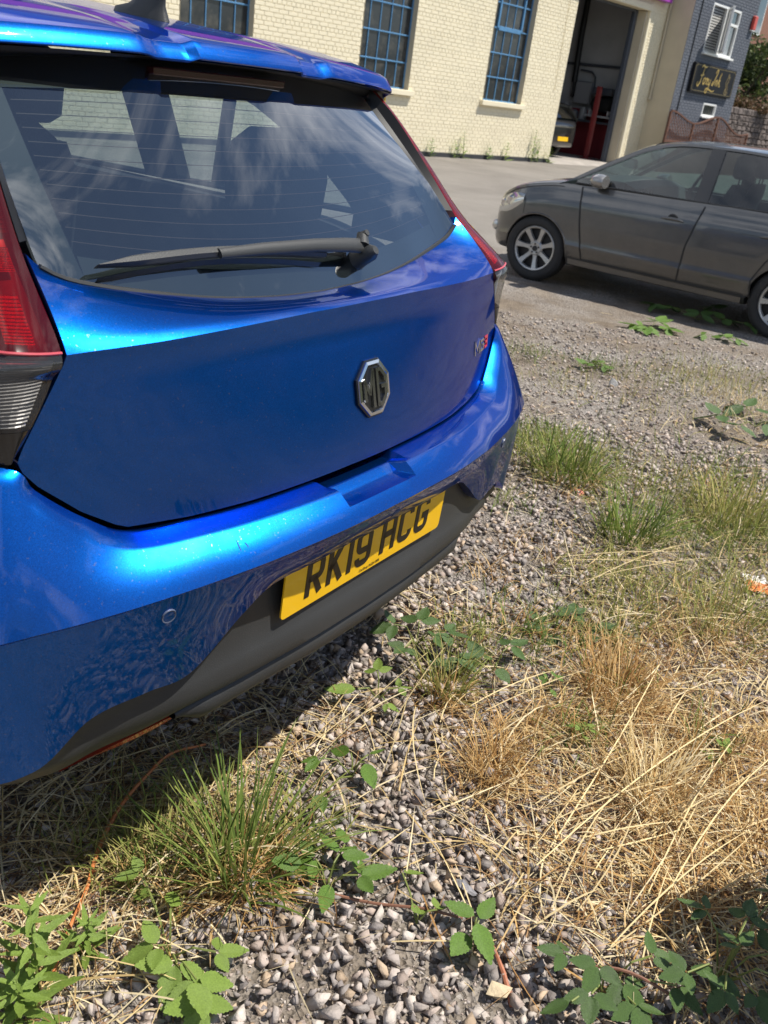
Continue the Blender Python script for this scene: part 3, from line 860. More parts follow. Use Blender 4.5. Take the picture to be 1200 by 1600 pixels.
# small yellow notice on the workshop wall by the second window
nt = thing('yellow_notice', 'small yellow notice plate on the cream wall just below a window sill', 'notice', wpt(-2.22, -.012, GW), WALL_RZ)
q = MB(); q.bbox(-.05, .27, -.012, 0, bz(.86), bz(1.01), .003); q.build('plate', pmat('notice_yellow', (.75, .45, .02), .4), nt)
q = MB()
for k, (x, w_) in enumerate([(.0, .05), (.07, .03), (.12, .06), (.19, .04)]): q.box(x, x + w_, -.014, -.0122, bz(.91), bz(.97))
q.build('marks', M_black, nt)
# ------------------------------------------------------------------ shared vehicle pieces
M_tyre = pmat('tyre_rubber', (.022, .022, .023), .75, bump=.3, bscale=40, vary=.2, vscale=6)
M_rim = pmat('alloy', (.46, .46, .45), .38, metal=.6, vary=.08, vscale=20)
M_hub = pmat('wheel_dark', (.02, .02, .021), .6)
M_cabin = pmat('cabin_dark', (.030, .032, .036), .7, bump=.15, bscale=120)
M_cloth = pmat('seat_cloth', (.022, .024, .028), .85, bump=.3, bscale=200)
M_trimblk = pmat('gloss_black', (.008, .008, .009), .12, coat=.6)
M_plas = pmat('textured_black', (.028, .029, .030), .52, bump=.10, bscale=500, vary=.12, vscale=5)
M_yplate = pmat('plate_yellow', (.86, .50, .006), .38, coat=.4)
M_char = pmat('plate_black', (.006, .006, .007), .4)
M_chrome = pmat('chrome', (.62, .63, .65), .12, metal=1.0)
M_head = pmat('lamp_clear', (.55, .55, .52), .08, metal=.5, coat=1)
M_cglass = glassmat('car_glass', (.36, .47, .46), dirt=.008, gain=1.8)
M_rglass = glassmat('rear_glass', (.44, .52, .52), dirt=.008, dcol=(.4, .45, .5), gain=3.6)

def wheel_meshes(r, width, spokes, rim_r):
    t = MB(); h = width / 2
    t.lathe([(-h*.72, rim_r), (-h*.95, rim_r + .02), (-h, rim_r + .05), (-h*.93, r - .022), (-h*.72, r - .004), (-h*.3, r), (h*.3, r), (h*.72, r - .004), (h*.93, r - .022), (h, rim_r + .05), (h*.95, rim_r + .02), (h*.72, rim_r)], 56)
    for k in range(60):                              # shoulder blocks
        a = 2*math.pi*k/60; c, s = math.cos(a), math.sin(a)
        u = Vector((0, -s, c)) * .009; o = Vector((0, c, s))
        for sg in (-1, 1):
            p0, p1 = Vector((sg*h*.95, 0, 0)) + o*(r - .026), Vector((sg*h*.70, 0, 0)) + o*(r + .0015)
            t.quad(p0 - u, p0 + u, p1 + u, p1 - u)
    tyre = t.mesh('tyre', M_tyre, 35)
    d = MB()                                        # outer side is local -x
    d.lathe([(-h*.60, .0), (-h*.10, .0), (-h*.10, rim_r*.98), (h*.7, rim_r*.98)], 40); back = d.mesh('wheel_well', M_hub, 35)
    m = MB()
    m.lathe([(-h*.55, rim_r*.90), (-h*.80, rim_r*.93), (-h*.86, rim_r*.985), (-h*.80, rim_r*1.02), (-h*.5, rim_r*1.02)], 48)
    m.lathe([(-h*.60, .0), (-h*.68, .02), (-h*.68, .058), (-h*.5, .075)], 24)
    for k in range(spokes):
        a = 2*math.pi*k/spokes + math.pi/2
        c, s = math.cos(a), math.sin(a); rad = Vector((0, c, s)); tan = Vector((0, -s, c))
        rows = []
        for q, (rr, hw, dx) in enumerate([(.045, .026, -.60), (.09, .021, -.60), (rim_r*.65, .022, -.70), (rim_r*.93, .031, -.80)]):
            p = rad*rr + Vector((h*dx, 0, 0))
            rows.append([p - tan*hw + Vector((h*.3, 0, 0)), p - tan*hw*.8, p + tan*hw*.8, p + tan*hw + Vector((h*.3, 0, 0))])
        m.grid(rows)
    rim = m.mesh('rim', M_rim, 30)
    nb = MB()
    for k in range(5):
        a = 2*math.pi*k/5 + .3; nb.lathe([(-h*.74, 0), (-h*.74, .009), (-h*.5, .009)], 8, 'x', (0, .042*math.cos(a), .042*math.sin(a)))
    nb.lathe([(-h*.80, 0), (-h*.78, .024), (-h*.6, .027)], 20)
    cap = nb.mesh('hub_cap', M_hub, 30)
    return tyre, rim, back, cap
def add_wheels(car, r, width, spokes, rim_r, xs_out, ys, spin=0.2):
    ty, rm_, bk, cp = wheel_meshes(r, width, spokes, rim_r)
    for side in (-1, 1):
        for k, y in enumerate(ys):
            w_ = link('wheel', bk, car, loc=(side * (xs_out - width/2), y, r), rot=(spin + k, 0, 0 if side < 0 else math.pi))
            link('tyre', ty, w_); link('rim', rm_, w_); link('hub_cap', cp, w_)

def side_prof(f):
    """half-width factor up the flank, f from sill (0) to waist (1)"""
    return interp([(0, .90), (.06, .945), (.13, .975), (.20, .985), (.26, 1.0), (.31, .989), (.5, .997), (.72, .992), (.80, .985), (.86, .962), (.95, .945), (1, .925)], f)
class Shell:
    """lower body of a hatchback, lofted from stations (y, half width, z bottom, z top)"""
    def __init__(s, stations, arches, arch_r, cabin):
        s.st = stations; s.arches = arches; s.arch_r = arch_r; s.cabin = cabin
    def w(s, y): return cinterp([(a[0], a[1]) for a in s.st], y)
    def zb(s, y): return cinterp([(a[0], a[2]) for a in s.st], y)
    def zt(s, y): return cinterp([(a[0], a[3]) for a in s.st], y)
    def x(s, y, z):
        b, t = s.zb(y), s.zt(y); return s.w(y) * side_prof((z - b) / (t - b))
    def build(s, parent, paint, y0=None):
        ys = [a[0] for a in s.st]; lo, hi = ys[0], ys[-1]
        N = 110; fr = (.06, .13, .20, .26, .31, .40, .5, .6, .72, .80, .86, .92, .96, 1.0)
        rows = []
        for k in range(N + 1):
            u = k / N; y = lo + (hi - lo) * (u + .06 * math.sin(2 * math.pi * u) * -1)
            w_, b, t = s.w(y), s.zb(y), s.zt(y); half = [(w_*.82, b - .005), (w_*.90, b)]
            half += [(w_*side_prof(f), b + f*(t - b)) for f in fr]
            cab = s.cabin[0] < y < s.cabin[1]
            half += [(w_*.89, t - .01), (w_*.86, t - .30), (w_*.35, t - .30)] if cab else [(w_*.90, t + .012), (w_*.7, t + .024), (w_*.35, t + .034)]
            ring = [(x, y, z) for x, z in half] + [(0, y, t - .30 if cab else t + .037)] + [(-x, y, z) for x, z in half[::-1]]
            rows.append(ring)
        mb = MB(); mb.grid(rows, closed=True)
        n = len(rows[0]); mb.f.append(tuple(range(n))); mb.m.append(0)
        e = n * N; mb.f.append(tuple(range(e, e + n))[::-1]); mb.m.append(0)
        me = mb.mesh('body', [paint, M_cabin], None)
        o = link('body', me, parent)
        bm = bmesh.new()
        for y in s.arches:
            for sg in (-1, 1):
                bmesh.ops.create_cone(bm, cap_ends=True, segments=64, radius1=s.arch_r, radius2=s.arch_r, depth=.62,
                                      matrix=Matrix.Translation((sg*.79, y, s.arch_r - .045)) @ Matrix.Rotation(R(90), 4, 'Y'))
        cme = bpy.data.meshes.new('cutter'); bm.to_mesh(cme); bm.free()
        co = link('cutter', cme, parent)
        md = o.modifiers.new('arch', 'BOOLEAN'); md.object = co; md.operation = 'DIFFERENCE'; md.solver = 'EXACT'
        dg = bpy.context.evaluated_depsgraph_get()
        new = bpy.data.meshes.new_from_object(o.evaluated_get(dg))
        o.modifiers.clear(); o.data = new; bpy.data.objects.remove(co)
        mi = []
        for p in new.polygons:
            c = p.center
            deck = s.cabin[0] - .04 < c.y < s.cabin[1] + .04 and c.z > s.zt(c.y) - .31 and abs(c.x) < s.w(c.y) * .915 and c.z < s.zt(c.y) + .002 + (.03 if abs(p.normal.y) > .5 else 0)
            inside = abs(c.x) < .55 and any(abs(c.y - a) < s.arch_r + .05 for a in s.arches) and c.z < s.zt(c.y) - .1
            well = any(math.hypot(c.y - a, c.z - (s.arch_r - .045)) < s.arch_r + .012 for a in s.arches) and abs(p.normal.x) < .5 and abs(c.x) < s.w(c.y) * .99
            mi.append(1 if deck or inside or well else 0)
        new.materials.clear(); new.materials.append(paint); new.materials.append(M_cabin)
        new.polygons.foreach_set('material_index', mi)
        new.polygons.foreach_set('use_smooth', [True] * len(new.polygons)); new.set_sharp_from_angle(angle=R(28))
        return o
    def patch(s, sg, yr, yf, z0, z1, off=.004, n=14, m=26, clear=None):
        """door-like skin over the flank: yr/yf give rear and front edge by height"""
        rows = []; mb = MB()
        for i in range(m + 1):
            z = z0 + (z1 - z0) * i / m; row = []
            for j in range(n + 1):
                y = lerp(yr(z), yf(z), j / n)
                e = off if 0 < i < m and 0 < j < n else off * .2
                row.append((sg * (s.x(y, z) + e), y, z))
            rows.append(row)
        mb.grid(rows)
        edge = [r[0] for r in rows] + rows[-1][1:] + [r[-1] for r in rows[::-1]][1:] + rows[0][::-1][1:-1]
        mb.grid([edge, [(p[0] - sg*.015, p[1], p[2]) for p in edge]], closed=True)
        return mb
    def seam(s, pts, sg, wdt=.005, off=.0015):
        """dark shut line lying on the flank along (y, z) points"""
        mb = MB(); A, B = [], []
        for i, (y, z) in enumerate(pts):
            a = Vector(pts[max(i-1, 0)]); b = Vector(pts[min(i+1, len(pts)-1)]); t = (b - a).normalized(); n = Vector((-t.y, t.x)) * wdt
            A.append((sg*(s.x(y, z) + off), y + n.x, z + n.y)); B.append((sg*(s.x(y, z) + off), y - n.x, z - n.y))
        mb.grid([A, B]); return mb

def side_x(z, belt=.95, xb=.79, k=.40): return xb - k * (z - belt)
def greenhouse(car, paint, roofline, dlo_top, dlo_bot, bpil, glass, xb, kx, belt, front_glass=None, rear_glass=None, thick=.03, roof_y=None, rails=True):
    X = lambda z: side_x(z, belt, xb, kx)
    ys = sorted(set([p[0] for p in dlo_top]))
    y0, y1 = ys[0], ys[-1]
    n = 40
    for sg in (-1, 1):
        mb = MB(); A, B = [], []
        for k in range(n + 1):
            y = lerp(y0, y1, k / n); zt_, zr = cinterp(dlo_top, y), cinterp(roofline, y) - .035
            zr = max(zr, zt_ + .02)
            A.append((sg*X(zt_), y, zt_)); B.append((sg*X(zr), y, zr))
        mb.strip(A, B, (-sg*thick, 0, 0)); mb.build('roof_rail', paint, car, smooth=40)
        # glass in two panes with the black pillar between
        for (ya, yb) in ((y0, bpil[0]), (bpil[1], y1)):
            g = MB(); rows = []
            for i in range(7):
                row = []
                for k in range(13):
                    y = lerp(ya, yb, k / 12); z = lerp(cinterp(dlo_bot, y), cinterp(dlo_top, y) + .004, i / 6)
                    row.append((sg*(X(z) - .012), y, z))
                rows.append(row)
            g.grid(rows); g.build('side_window', glass, car, smooth=60, fix=False)
        pb = MB(); a, b = bpil
        A = [(sg*(X(z) - .004), a, z) for z in np.linspace(cinterp(dlo_bot, a), cinterp(dlo_top, a), 6)]
        B = [(sg*(X(z) - .004), b, z) for z in np.linspace(cinterp(dlo_bot, b), cinterp(dlo_top, b), 6)]
        pb.strip(A, B, (-sg*.05, 0, 0)); pb.build('door_pillar', M_trimblk, car)
        # belt moulding
        bm_ = MB(); pts = [(sg*(X(cinterp(dlo_bot, y)) + .006), y, cinterp(dlo_bot, y) - .004) for y in np.linspace(y0, y1, 24)]
        bm_.tube(pts, .009, 6); bm_.build('belt_moulding', M_black, car, smooth=50)
    # roof skin
    rows = []; ry0, ry1 = roof_y
    for k in range(31):
        y = lerp(ry0, ry1, k / 30); zr = cinterp(roofline, y); xr = X(zr - .035)
        rows.append([(xr * u, y, zr - .035 * abs(u) ** 2.6) for u in np.linspace(-1, 1, 25)])
    mb = MB(); mb.grid(rows); mb.grid([[(p[0]*.985, p[1], p[2] - .03) for p in r] for r in rows], 1)
    return mb.build('roof', [paint, M_cabin], car, smooth=50, fix=False)
def raked_glass(car, name, glass, roofline, ya, yb, X, bulge, n=14):
    rows = []
    for k in range(n + 1):
        y = lerp(ya, yb, k / n); z = cinterp(roofline, y)
        rows.append([(X(z - .03) * u, y + bulge * (1 - u*u), z - .034 * abs(u)**2.6) for u in np.linspace(-1, 1, 15)])
    mb = MB(); mb.grid(rows); return mb.build(name, glass, car, smooth=60, fix=False)
def seat(car, x, y, z, tall, wide=.48):
    b = MB()
    rows = []
    for k, (dy, dz, hw, th) in enumerate([(0, 0, .90, .13), (.03, .12, 1, .13), (-.02, .32, .98, .11), (-.06, tall*.8, .86, .09), (-.08, tall, .66, .06)]):
        rows.append([(x + wide/2*hw*cx_, y + dy + th/2*cy_, z + dz) for cx_, cy_ in ((-1, -.6), (-1, .6), (-.8, 1), (.8, 1), (1, .6), (1, -.6), (.8, -1), (-.8, -1))])
    b.grid(rows, closed=True); b.f.append(tuple(range(32, 40))); b.m.append(0)
    s_ = b.build('seat', M_cloth, car, smooth=50)
    h = MB(); rows = []
    for dz, hw, th in [(0, .10, .04), (.02, .13, .06), (.10, .14, .065), (.17, .125, .06), (.20, .09, .03)]:
        rows.append([(x + hw*cx_, y - .085 + th*cy_, z + tall + .05 + dz) for cx_, cy_ in ((-1, -.5), (-1, .5), (-.7, 1), (.7, 1), (1, .5), (1, -.5), (.7, -1), (-.7, -1))])
    h.grid(rows, closed=True); h.f.append(tuple(range(32, 40))); h.m.append(0)
    for sx in (-.06, .06): h.tube([(x + sx, y - .085, z + tall - .04), (x + sx, y - .085, z + tall + .07)], .007, 6)
    h.build('headrest', M_cloth, s_, smooth=50)

# number plate lettering: pen strokes, 50 x 79 mm characters
def arc(cx_, cy_, rx, ry, a0, a1, n=8): return [(cx_ + rx*math.cos(R(a0 + (a1-a0)*k/n)), cy_ + ry*math.sin(R(a0 + (a1-a0)*k/n))) for k in range(n + 1)]
PW, PH, PS = .050, .079, .0135
_l, _r_, _b, _t = PS/2, PW - PS/2, PS/2, PH - PS/2
_q = .012
CH = {
    'R': [[(_l, 0), (_l, PH)], [(_l, _t), (_r_ - _q, _t)] + arc(_r_ - _q, _t - _q, _q, _q, 90, 0)[1:] + arc(_r_ - _q, .041 + _q - .006, _q, _q, 0, -90) + [(_l, .035)], [(.024, .035), (PW - .007, 0)]],
    'K': [[(_l, 0), (_l, PH)], [(PW - .008, PH), (_l, .030)], [(.018, .042), (PW - .007, 0)]],
    '1': [[(PW * .5, 0), (PW * .5, PH)]],
    '9': [arc(_r_ - _q, _b + _q, _q, _q, 0, 0, 1)[:0] + [(_l, .020)] + arc(_l + _q, _b + _q, _q, _q, 180, 270)[1:] + arc(_r_ - _q, _b + _q, _q, _q, 270, 360) + arc(_r_ - _q, _t - _q, _q, _q, 0, 90) + arc(_l + _q, _t - _q, _q, _q, 90, 180) + arc(_l + _q, .034 + _q, _q, _q, 180, 270) + [(_r_, .034)]],
    'H': [[(_l, 0), (_l, PH)], [(_r_, 0), (_r_, PH)], [(_l, PH/2), (_r_, PH/2)]],
    'C': [[(_r_, .058)] + arc(_r_ - _q, _t - _q, _q, _q, 0, 90) + arc(_l + _q, _t - _q, _q, _q, 90, 180) + arc(_l + _q, _b + _q, _q, _q, 180, 270) + arc(_r_ - _q, _b + _q, _q, _q, 270, 360) + [(_r_, .021)]],
    'G': [[(_r_, .058)] + arc(_r_ - _q, _t - _q, _q, _q, 0, 90) + arc(_l + _q, _t - _q, _q, _q, 90, 180) + arc(_l + _q, _b + _q, _q, _q, 180, 270) + arc(_r_ - _q, _b + _q, _q, _q, 270, 360) + [(_r_, .037), (.026, .037)]],
}
def number_plate(car, text, o, eu, ev, en, W=.52, Hh=.111, small=None):
    o, eu, ev, en = Vector(o), Vector(eu), Vector(ev), Vector(en)
    q = MB(); r = .010
    out = [(W/2 - r + r*math.cos(t), Hh/2 - r + r*math.sin(t)) for t in np.linspace(0, math.pi/2, 5)]
    out += [(-x, y) for x, y in out[::-1]]; out += [(-x, -y) for x, y in out]
    ring = out
    q.poly([o + eu*x + ev*y for x, y in ring], en*.003)
    pl = q.build('number_plate', M_yplate, car)
    widths = [.011 if False else (.014 if c == '1' else (.033 if c == ' ' else PW)) for c in text]
    gap = .011; tot = sum(widths) + gap * (len([c for c in text if c != ' ']) - 2)
    x = -tot/2
    for c, w_ in zip(text, widths):
        if c == ' ': x += w_ - gap; continue
        m_ = MB()
        for p in CH[c]:
            dx = -PW/2 + .007 if c == '1' else 0
            stroke(m_, [(x + a + dx, b - PH/2 + .003) for a, b in p], PS, o + en*.003, eu, ev, en, .0009)
        m_.build('character', M_char, pl, fix=False); x += w_ + gap
    if small:
        me = text_mesh(small, .0085, .0001, 'maker_line', M_char)
        so = link('maker_line', me, pl)
        so.matrix_local = Matrix((( eu.x, ev.x, en.x, 0), (eu.y, ev.y, en.y, 0), (eu.z, ev.z, en.z, 0), (0, 0, 0, 1)))
        so.location = o + en*.0036 + ev*(-Hh/2 + .0075)
    return pl

# ------------------------------------------------------------------ grey hatchback in the middle distance
def small_hatch(name, label, loc, rz, paint, detail=True, plate=None):
    car = thing(name, label, 'car', loc, rz)
    st = [(.00, .50, .42, .78), (.02, .62, .36, .86), (.07, .70, .31, .93), (.16, .76, .28, .965), (.35, .81, .26, .985), (.7, .834, .235, .99), (1.2, .838, .225, .985),
          (2.0, .838, .22, .965), (2.8, .836, .22, .94), (3.05, .833, .225, .925), (3.28, .82, .235, .885), (3.45, .785, .24, .835), (3.58, .725, .24, .775), (3.68, .64, .25, .715), (3.74, .54, .29, .64), (3.77, .42, .34, .56)]
    S = Shell(st, (.80, 3.16), .335, (.25, 2.98))
    S.build(car, paint)
    roofl = [(.06, .99), (.16, 1.16), (.30, 1.34), (.45, 1.405), (.8, 1.44), (1.4, 1.462), (1.9, 1.452), (2.25, 1.40), (2.62, 1.21), (3.02, .955)]
    dtop = [(.62, 1.20), (.72, 1.33), (.95, 1.385), (1.5, 1.408), (1.95, 1.395), (2.25, 1.335), (2.6, 1.155), (2.88, .985)]
    dbot = [(.62, 1.015), (1.5, .985), (2.88, .955)]
    xb, kx, belt = .775, .37, .95
    X = lambda z: side_x(z, belt, xb, kx)
    greenhouse(car, paint, roofl, dtop, dbot, (1.66, 1.78), M_cglass, xb, kx, belt, roof_y=(.30, 2.30))
    raked_glass(car, 'windscreen', M_cglass, roofl, 2.28, 3.0, X, .05)
    raked_glass(car, 'rear_window', M_cglass, roofl, .08, .31, X, -.04)
    for sg in (-1, 1):                                # rear quarter and windscreen posts
        mb = MB(); zs = np.linspace(0, 1, 10)
        A = [(sg*X(lerp(.95, 1.36, k)), lerp(.12, .36, k), lerp(.95, 1.36, k)) for k in zs]; B = [(sg*X(lerp(.985, 1.36, k)), lerp(.64, .78, k), lerp(.985, 1.36, k)) for k in zs]
        mb.strip(A, B, (-sg*.03, 0, 0)); mb.build('rear_quarter', paint, car, smooth=40)
        mb = MB(); ks = np.linspace(0, 1, 12)
        A = [(sg*X(cinterp(roofl, lerp(3.04, 2.24, k)) - .03), lerp(3.04, 2.24, k), cinterp(roofl, lerp(3.04, 2.24, k)) - .034) for k in ks]
        B = [(sg*(X(cinterp(dtop, lerp(2.9, 2.2, k)))), lerp(2.9, 2.2, k), cinterp(dtop, lerp(2.9, 2.2, k)) - .01) for k in ks]
        mb.strip(A, B, (-sg*.03, 0, 0)); mb.build('windscreen_post', paint, car, smooth=40)
        # doors
        fz = lambda z: interp([(.30, 2.66), (.62, 2.74), (.94, 2.80)], z); bzf = lambda z: interp([(.30, 1.74), (.6, 1.735), (.95, 1.66)], z)
        rzr = lambda z: interp([(.30, 1.10), (.45, 1.12), (.62, 1.04), (.75, .92), (.97, .76)], z)
        d1 = S.patch(sg, lambda z: bzf(z) + .006, fz, .305, .935).build('front_door', paint, car, smooth=28)
        d2 = S.patch(sg, rzr, lambda z: bzf(z) - .006, .305, .95).build('rear_door', paint, car, smooth=28)
        for pts in ([(fz(z) + .004, z) for z in np.linspace(.30, .93, 20)], [(bzf(z), z) for z in np.linspace(.30, .95, 20)], [(rzr(z) - .004, z) for z in np.linspace(.30, .95, 20)],
                    [(y, .300) for y in np.linspace(1.12, 2.66, 20)]):
            S.seam(pts, sg, .006, .0065).build('door_gap', M_black, car, fix=False)
        for dd, yh in ((d1, 1.90), (d2, 1.04)):
            z = .80; xx = S.x(yh, z)
            h = MB(); h.tube([(sg*(xx + .012), yh + k, z + .008*math.sin(math.pi*(k + .1)/.2)) for k in np.linspace(-.1, .1, 9)], [.006, .011, .013, .014, .014, .014, .013, .011, .006], 8); h.build('handle', paint, dd, smooth=50)
            h = MB(); h.lathe([(0, .0), (0, .05), (.004, .055)], 20, 'x', (sg*(xx + .0015), yh, z - .005)); h.build('handle_cup', M_black, dd)
        # sill strip, mirror, headlight, fog lamp
        sl = MB(); A = [(sg*(S.x(y, .26) + .018), y, .285) for y in np.linspace(1.16, 2.80, 16)]; B = [(sg*(S.x(y, .26) + .010), y, .235) for y in np.linspace(1.16, 2.80, 16)]
        sl.strip(A, B, (-sg*.05, 0, 0)); sl.build('sill', paint, car)
        mr = MB(); rows = []
        for k, (dy, s_) in enumerate([(.075, .35), (.06, .75), (.02, 1.0), (-.04, 1.0), (-.06, .9)]):
            rows.append([(sg*(.865 + .10*s_*math.cos(t)), 2.62 + dy, 1.005 + .062*s_*math.sin(t)) for t in np.linspace(0, 2*math.pi, 15)[:-1]])
        mr.grid(rows, closed=True); mr.f.append(tuple(range(14))); mr.m.append(0); mr.f.append(tuple(range(56, 70))); mr.m.append(0)
        mo = mr.build('mirror', pmat('mirror_cap', (.30, .29, .28), .25, metal=.5, coat=1), car, smooth=50)
        mk = MB(); mk.bbox(sg*.80 - .05, sg*.80 + .05, 2.57, 2.66, .945, .975, .008); mk.build('bracket', M_black, mo)
        def onbody(y, z, off): return (sg*(S.x(y, z) + off), y, z)
        hl = MB(); rows = []
        for i in range(9):
            y = lerp(3.36, 3.68, i / 8); zc, hz = lerp(.735, .615, i / 8), lerp(.035, .085, math.sin(math.pi*min(1, i/7)*.8))
            rows.append([onbody(y, zc + hz*math.sin(t), .010*math.cos(t)) for t in np.linspace(-1.5, 1.5, 9)])
        hl.grid(rows); ho = hl.build('headlight', M_head, car, smooth=50)
        bz_ = MB()
        for (yy, zz, rr) in ((3.52, .685, .045), (3.61, .645, .038)):
            bz_.lathe([(sg*.012, .0), (sg*.014, rr*.8), (sg*.004, rr)], 18, 'x', (sg*S.x(yy, zz), yy, zz))
        bz_.build('bulb_ring', M_chrome, ho, smooth=50)
        fg = MB(); fg.lathe([(sg*.02, 0), (sg*.016, .035), (0, .05)], 18, 'x', (sg*(S.x(3.70, .42)), 3.70, .42)); fg.build('fog_lamp', M_head, car, smooth=50)
        S.seam([(3.34, z) for z in np.linspace(.60, .74, 8)], sg, .003, .002).build('bumper_gap', M_black, car, fix=False)
        S.seam([(y, S.zt(y) - .028) for y in np.linspace(2.98, 3.62, 20)], sg, .004, .002).build('bonnet_gap', M_black, car, fix=False)
        # tail lamp
        tl = MB(); rows = []
        for i in range(7):
            z = lerp(.72, .93, i / 6)
            rows.append([(sg*(S.x(y, z) + .006), y, z) for y in np.linspace(.03, .30, 8)])
        tl.grid(rows); tl.build('tail_lamp', pmat('tail_red', (.30, .01, .012), .15, coat=1), car, smooth=50)
        # arch lips
        for ya in (.80, 3.16):
            al_ = MB(); pts = []
            for k in range(25):
                t = R(-8 + 196*k/24); y, z = ya + .338*math.cos(t), .29 + .338*math.sin(t)
                if z > .26: pts.append((sg*(S.x(y, z) - .004), y, z))
            al_.tube(pts, .010, 6); al_.build('arch_lip', paint, car, smooth=50)
    # rear bumper strip, handle, grille
    gr = MB(); gr.bbox(-.40, .40, 3.745, 3.785, .40, .52, .01); gr.build('grille', M_black, car)
    add_wheels(car, .302, .19, 7, .205, .815, (.80, 3.16))
    # cabin
    ds = MB(); rows = []
    for (y, z) in [(2.98, .96), (2.75, 1.035), (2.45, 1.04), (2.33, 1.0), (2.28, .86)]:
        rows.append([(u*.70, y, z - .02*u*u) for u in np.linspace(-1, 1, 11)])
    ds.grid(rows); ds.build('dashboard', pmat('dash_grey', (.10, .105, .105), .65), car, smooth=40, fix=False)
    for u in (-.58, -.46):
        v_ = MB(); v_.bbox(u - .045, u + .045, 2.26, 2.31, .935, .995, .012); v_.build('air_vent', M_black, car)
    sw__ = MB(); sw__.tube([(.36 + .185*math.cos(t), 2.10 - .06*math.sin(t), 1.01 + .175*math.sin(t)) for t in np.linspace(0, 2*math.pi, 25)], .015, 8)
    sw__.tube([(.20, 2.13, 1.0), (.36, 2.14, 1.0), (.52, 2.13, 1.0)], .018, 6); sw__.build('steering_wheel', M_cabin, car, smooth=50)
    for x in (-.36, .36):
        seat(car, x, 1.62, .62, .52); seat(car, x, .74, .62, .48)
    if plate is not None:
        number_plate(car, plate, (0, -.008, .50), (1, 0, 0), (0, .1, .995), (0, -.995, .1))
        ch_ = MB(); ch_.bbox(-.55, .55, -.012, .02, .80, .825, .004); ch_.build('chrome_strip', M_chrome, car)
    return car
PZ = -.12
_A = ground_at(825, 437)
_th = R(58.5); _ct, _st = math.cos(_th), math.sin(_th)
PS_ = .925
_o = Vector((_A.x - PS_*(-.80*_ct - 3.16*_st), _A.y - PS_*(-.80*_st + 3.16*_ct), PZ))
grey_paint = carpaint('grey_paint', (.088, .088, .088), flake=.15, rough=.36, metal=.6, dust=.15)
polo = small_hatch('parked_grey_car', 'dusty dark grey hatchback parked side on across the gravel yard', _o, _th, grey_paint)
polo.scale = (PS_, PS_, PS_)

# black car just inside the workshop, tail towards us
black_paint = carpaint('black_paint', (.012, .012, .014), flake=.1, rough=.3, metal=.3)
_b = wpt(6.05, .60, GW + .117)
small_hatch('car_in_workshop', 'black car standing inside the workshop with yellow rear plate showing', _b, WALL_RZ, black_paint, plate='')

# ------------------------------------------------------------------ the blue hatchback
CA = R(30.65)
CO = Vector((-.0074, 1.5177, 0.0))
car = thing('blue_hatchback', 'bright metallic blue hatchback seen close from behind with yellow number plate', 'car', (CO.x, CO.y, 0), R(90) - CA)
BLUE = carpaint('blue_paint', (.0012, .096, .43), flake=.26, rough=.345, metal=1.0, dust=.03, coat=.72, edge=(.07, .27, .82))
Z_ = lambda pts: pts

def sym(rows_half, n, fine=None):
    """rows of half curves (x>=0 control points, same count) -> full mirrored rows of 2n-1 points"""
    out = []
    for ctrl in rows_half:
        h = catmull(ctrl, n)
        h[0].x = 0
        out.append([Vector((-p.x, p.y, p.z)) for p in h[:0:-1]] + h)
    return out

# --- tailgate outer skin below the crease
EDGE = [(.750, .516, .096), (.752, .525, .099), (.785, .577, .118), (.831, .629, .138), (.853, .646, .145), (.868, .651, .147), (.885, .643, .146), (.93, .617, .142), (.985, .584, .139), (1.0, .578, .138)]
YC = [(.740, .022), (.78, .031), (.82, .041), (.86, .051), (.90, .061), (.94, .071), (.965, .077), (.985, .0795), (1.0, .0795), (1.02, .079)]
SHUT = [(0, .748), (.08, .748), (.175, .746), (.31, .743), (.42, .744), (.516, .750)]
CREASE = [(0, 1.013), (.15, 1.012), (.27, 1.008), (.44, 1.001), (.55, .999), (.578, .998)]
tg = MB(); rows = []
NR, NU = 34, 61
def tail_y(x, z, xe, ye):
    yc = cinterp(YC, z); u = x / xe
    return yc + (ye - yc) * u * u
for i in range(NR + 1):
    v = i / NR; v2 = v
    ze = lerp(.750, .998, v2)
    xe, ye = interp([(a, b) for a, b, c in EDGE], ze), interp([(a, c) for a, b, c in EDGE], ze)
    row = []
    for j in range(-NU, NU + 1):
        u = j / NU; x = xe * u; ax = abs(x)
        zlo = interp(SHUT, ax) if ax < .516 else ze
        zhi = interp(CREASE, min(ax, .578))
        z = lerp(interp(SHUT, .516*abs(u)), interp(CREASE, .578*abs(u)), v2)
        if i == 0: z = interp(SHUT, .516*abs(u))
        row.append(Vector((x, tail_y(ax, z, xe, ye), z)))
    rows.append(row)
crow = rows[-1]
# rounded crease, then the shelf up to the glass
GBOT = [(0, .184, 1.007), (.09, .186, 1.009), (.175, .190, 1.014), (.26, .198, 1.022), (.34, .207, 1.034), (.41, .218, 1.046), (.46, .225, 1.056), (.50, .230, 1.066), (.527, .235, 1.077), (.545, .238, 1.088), (.556, .243, 1.100)]
gb = sym([GBOT], NU + 1)[0]
gb = []
for j in range(-NU, NU + 1):
    x = .556 * j / NU; ax = abs(x)
    gb.append(Vector((x, cinterp([(p[0], p[1]) for p in GBOT], ax), cinterp([(p[0], p[2]) for p in GBOT], ax))))
shelf = []
for k in range(1, 15):
    t = k / 14
    row = []
    for a, b in zip(crow, gb):
        tt = t
        p = a.lerp(b, tt)
        rnd = .0055 * (1 - math.exp(-t * 14))
        p.z += rnd * (1 - t) + .004 * math.sin(math.pi * t)
        row.append(p)
    shelf.append(row)
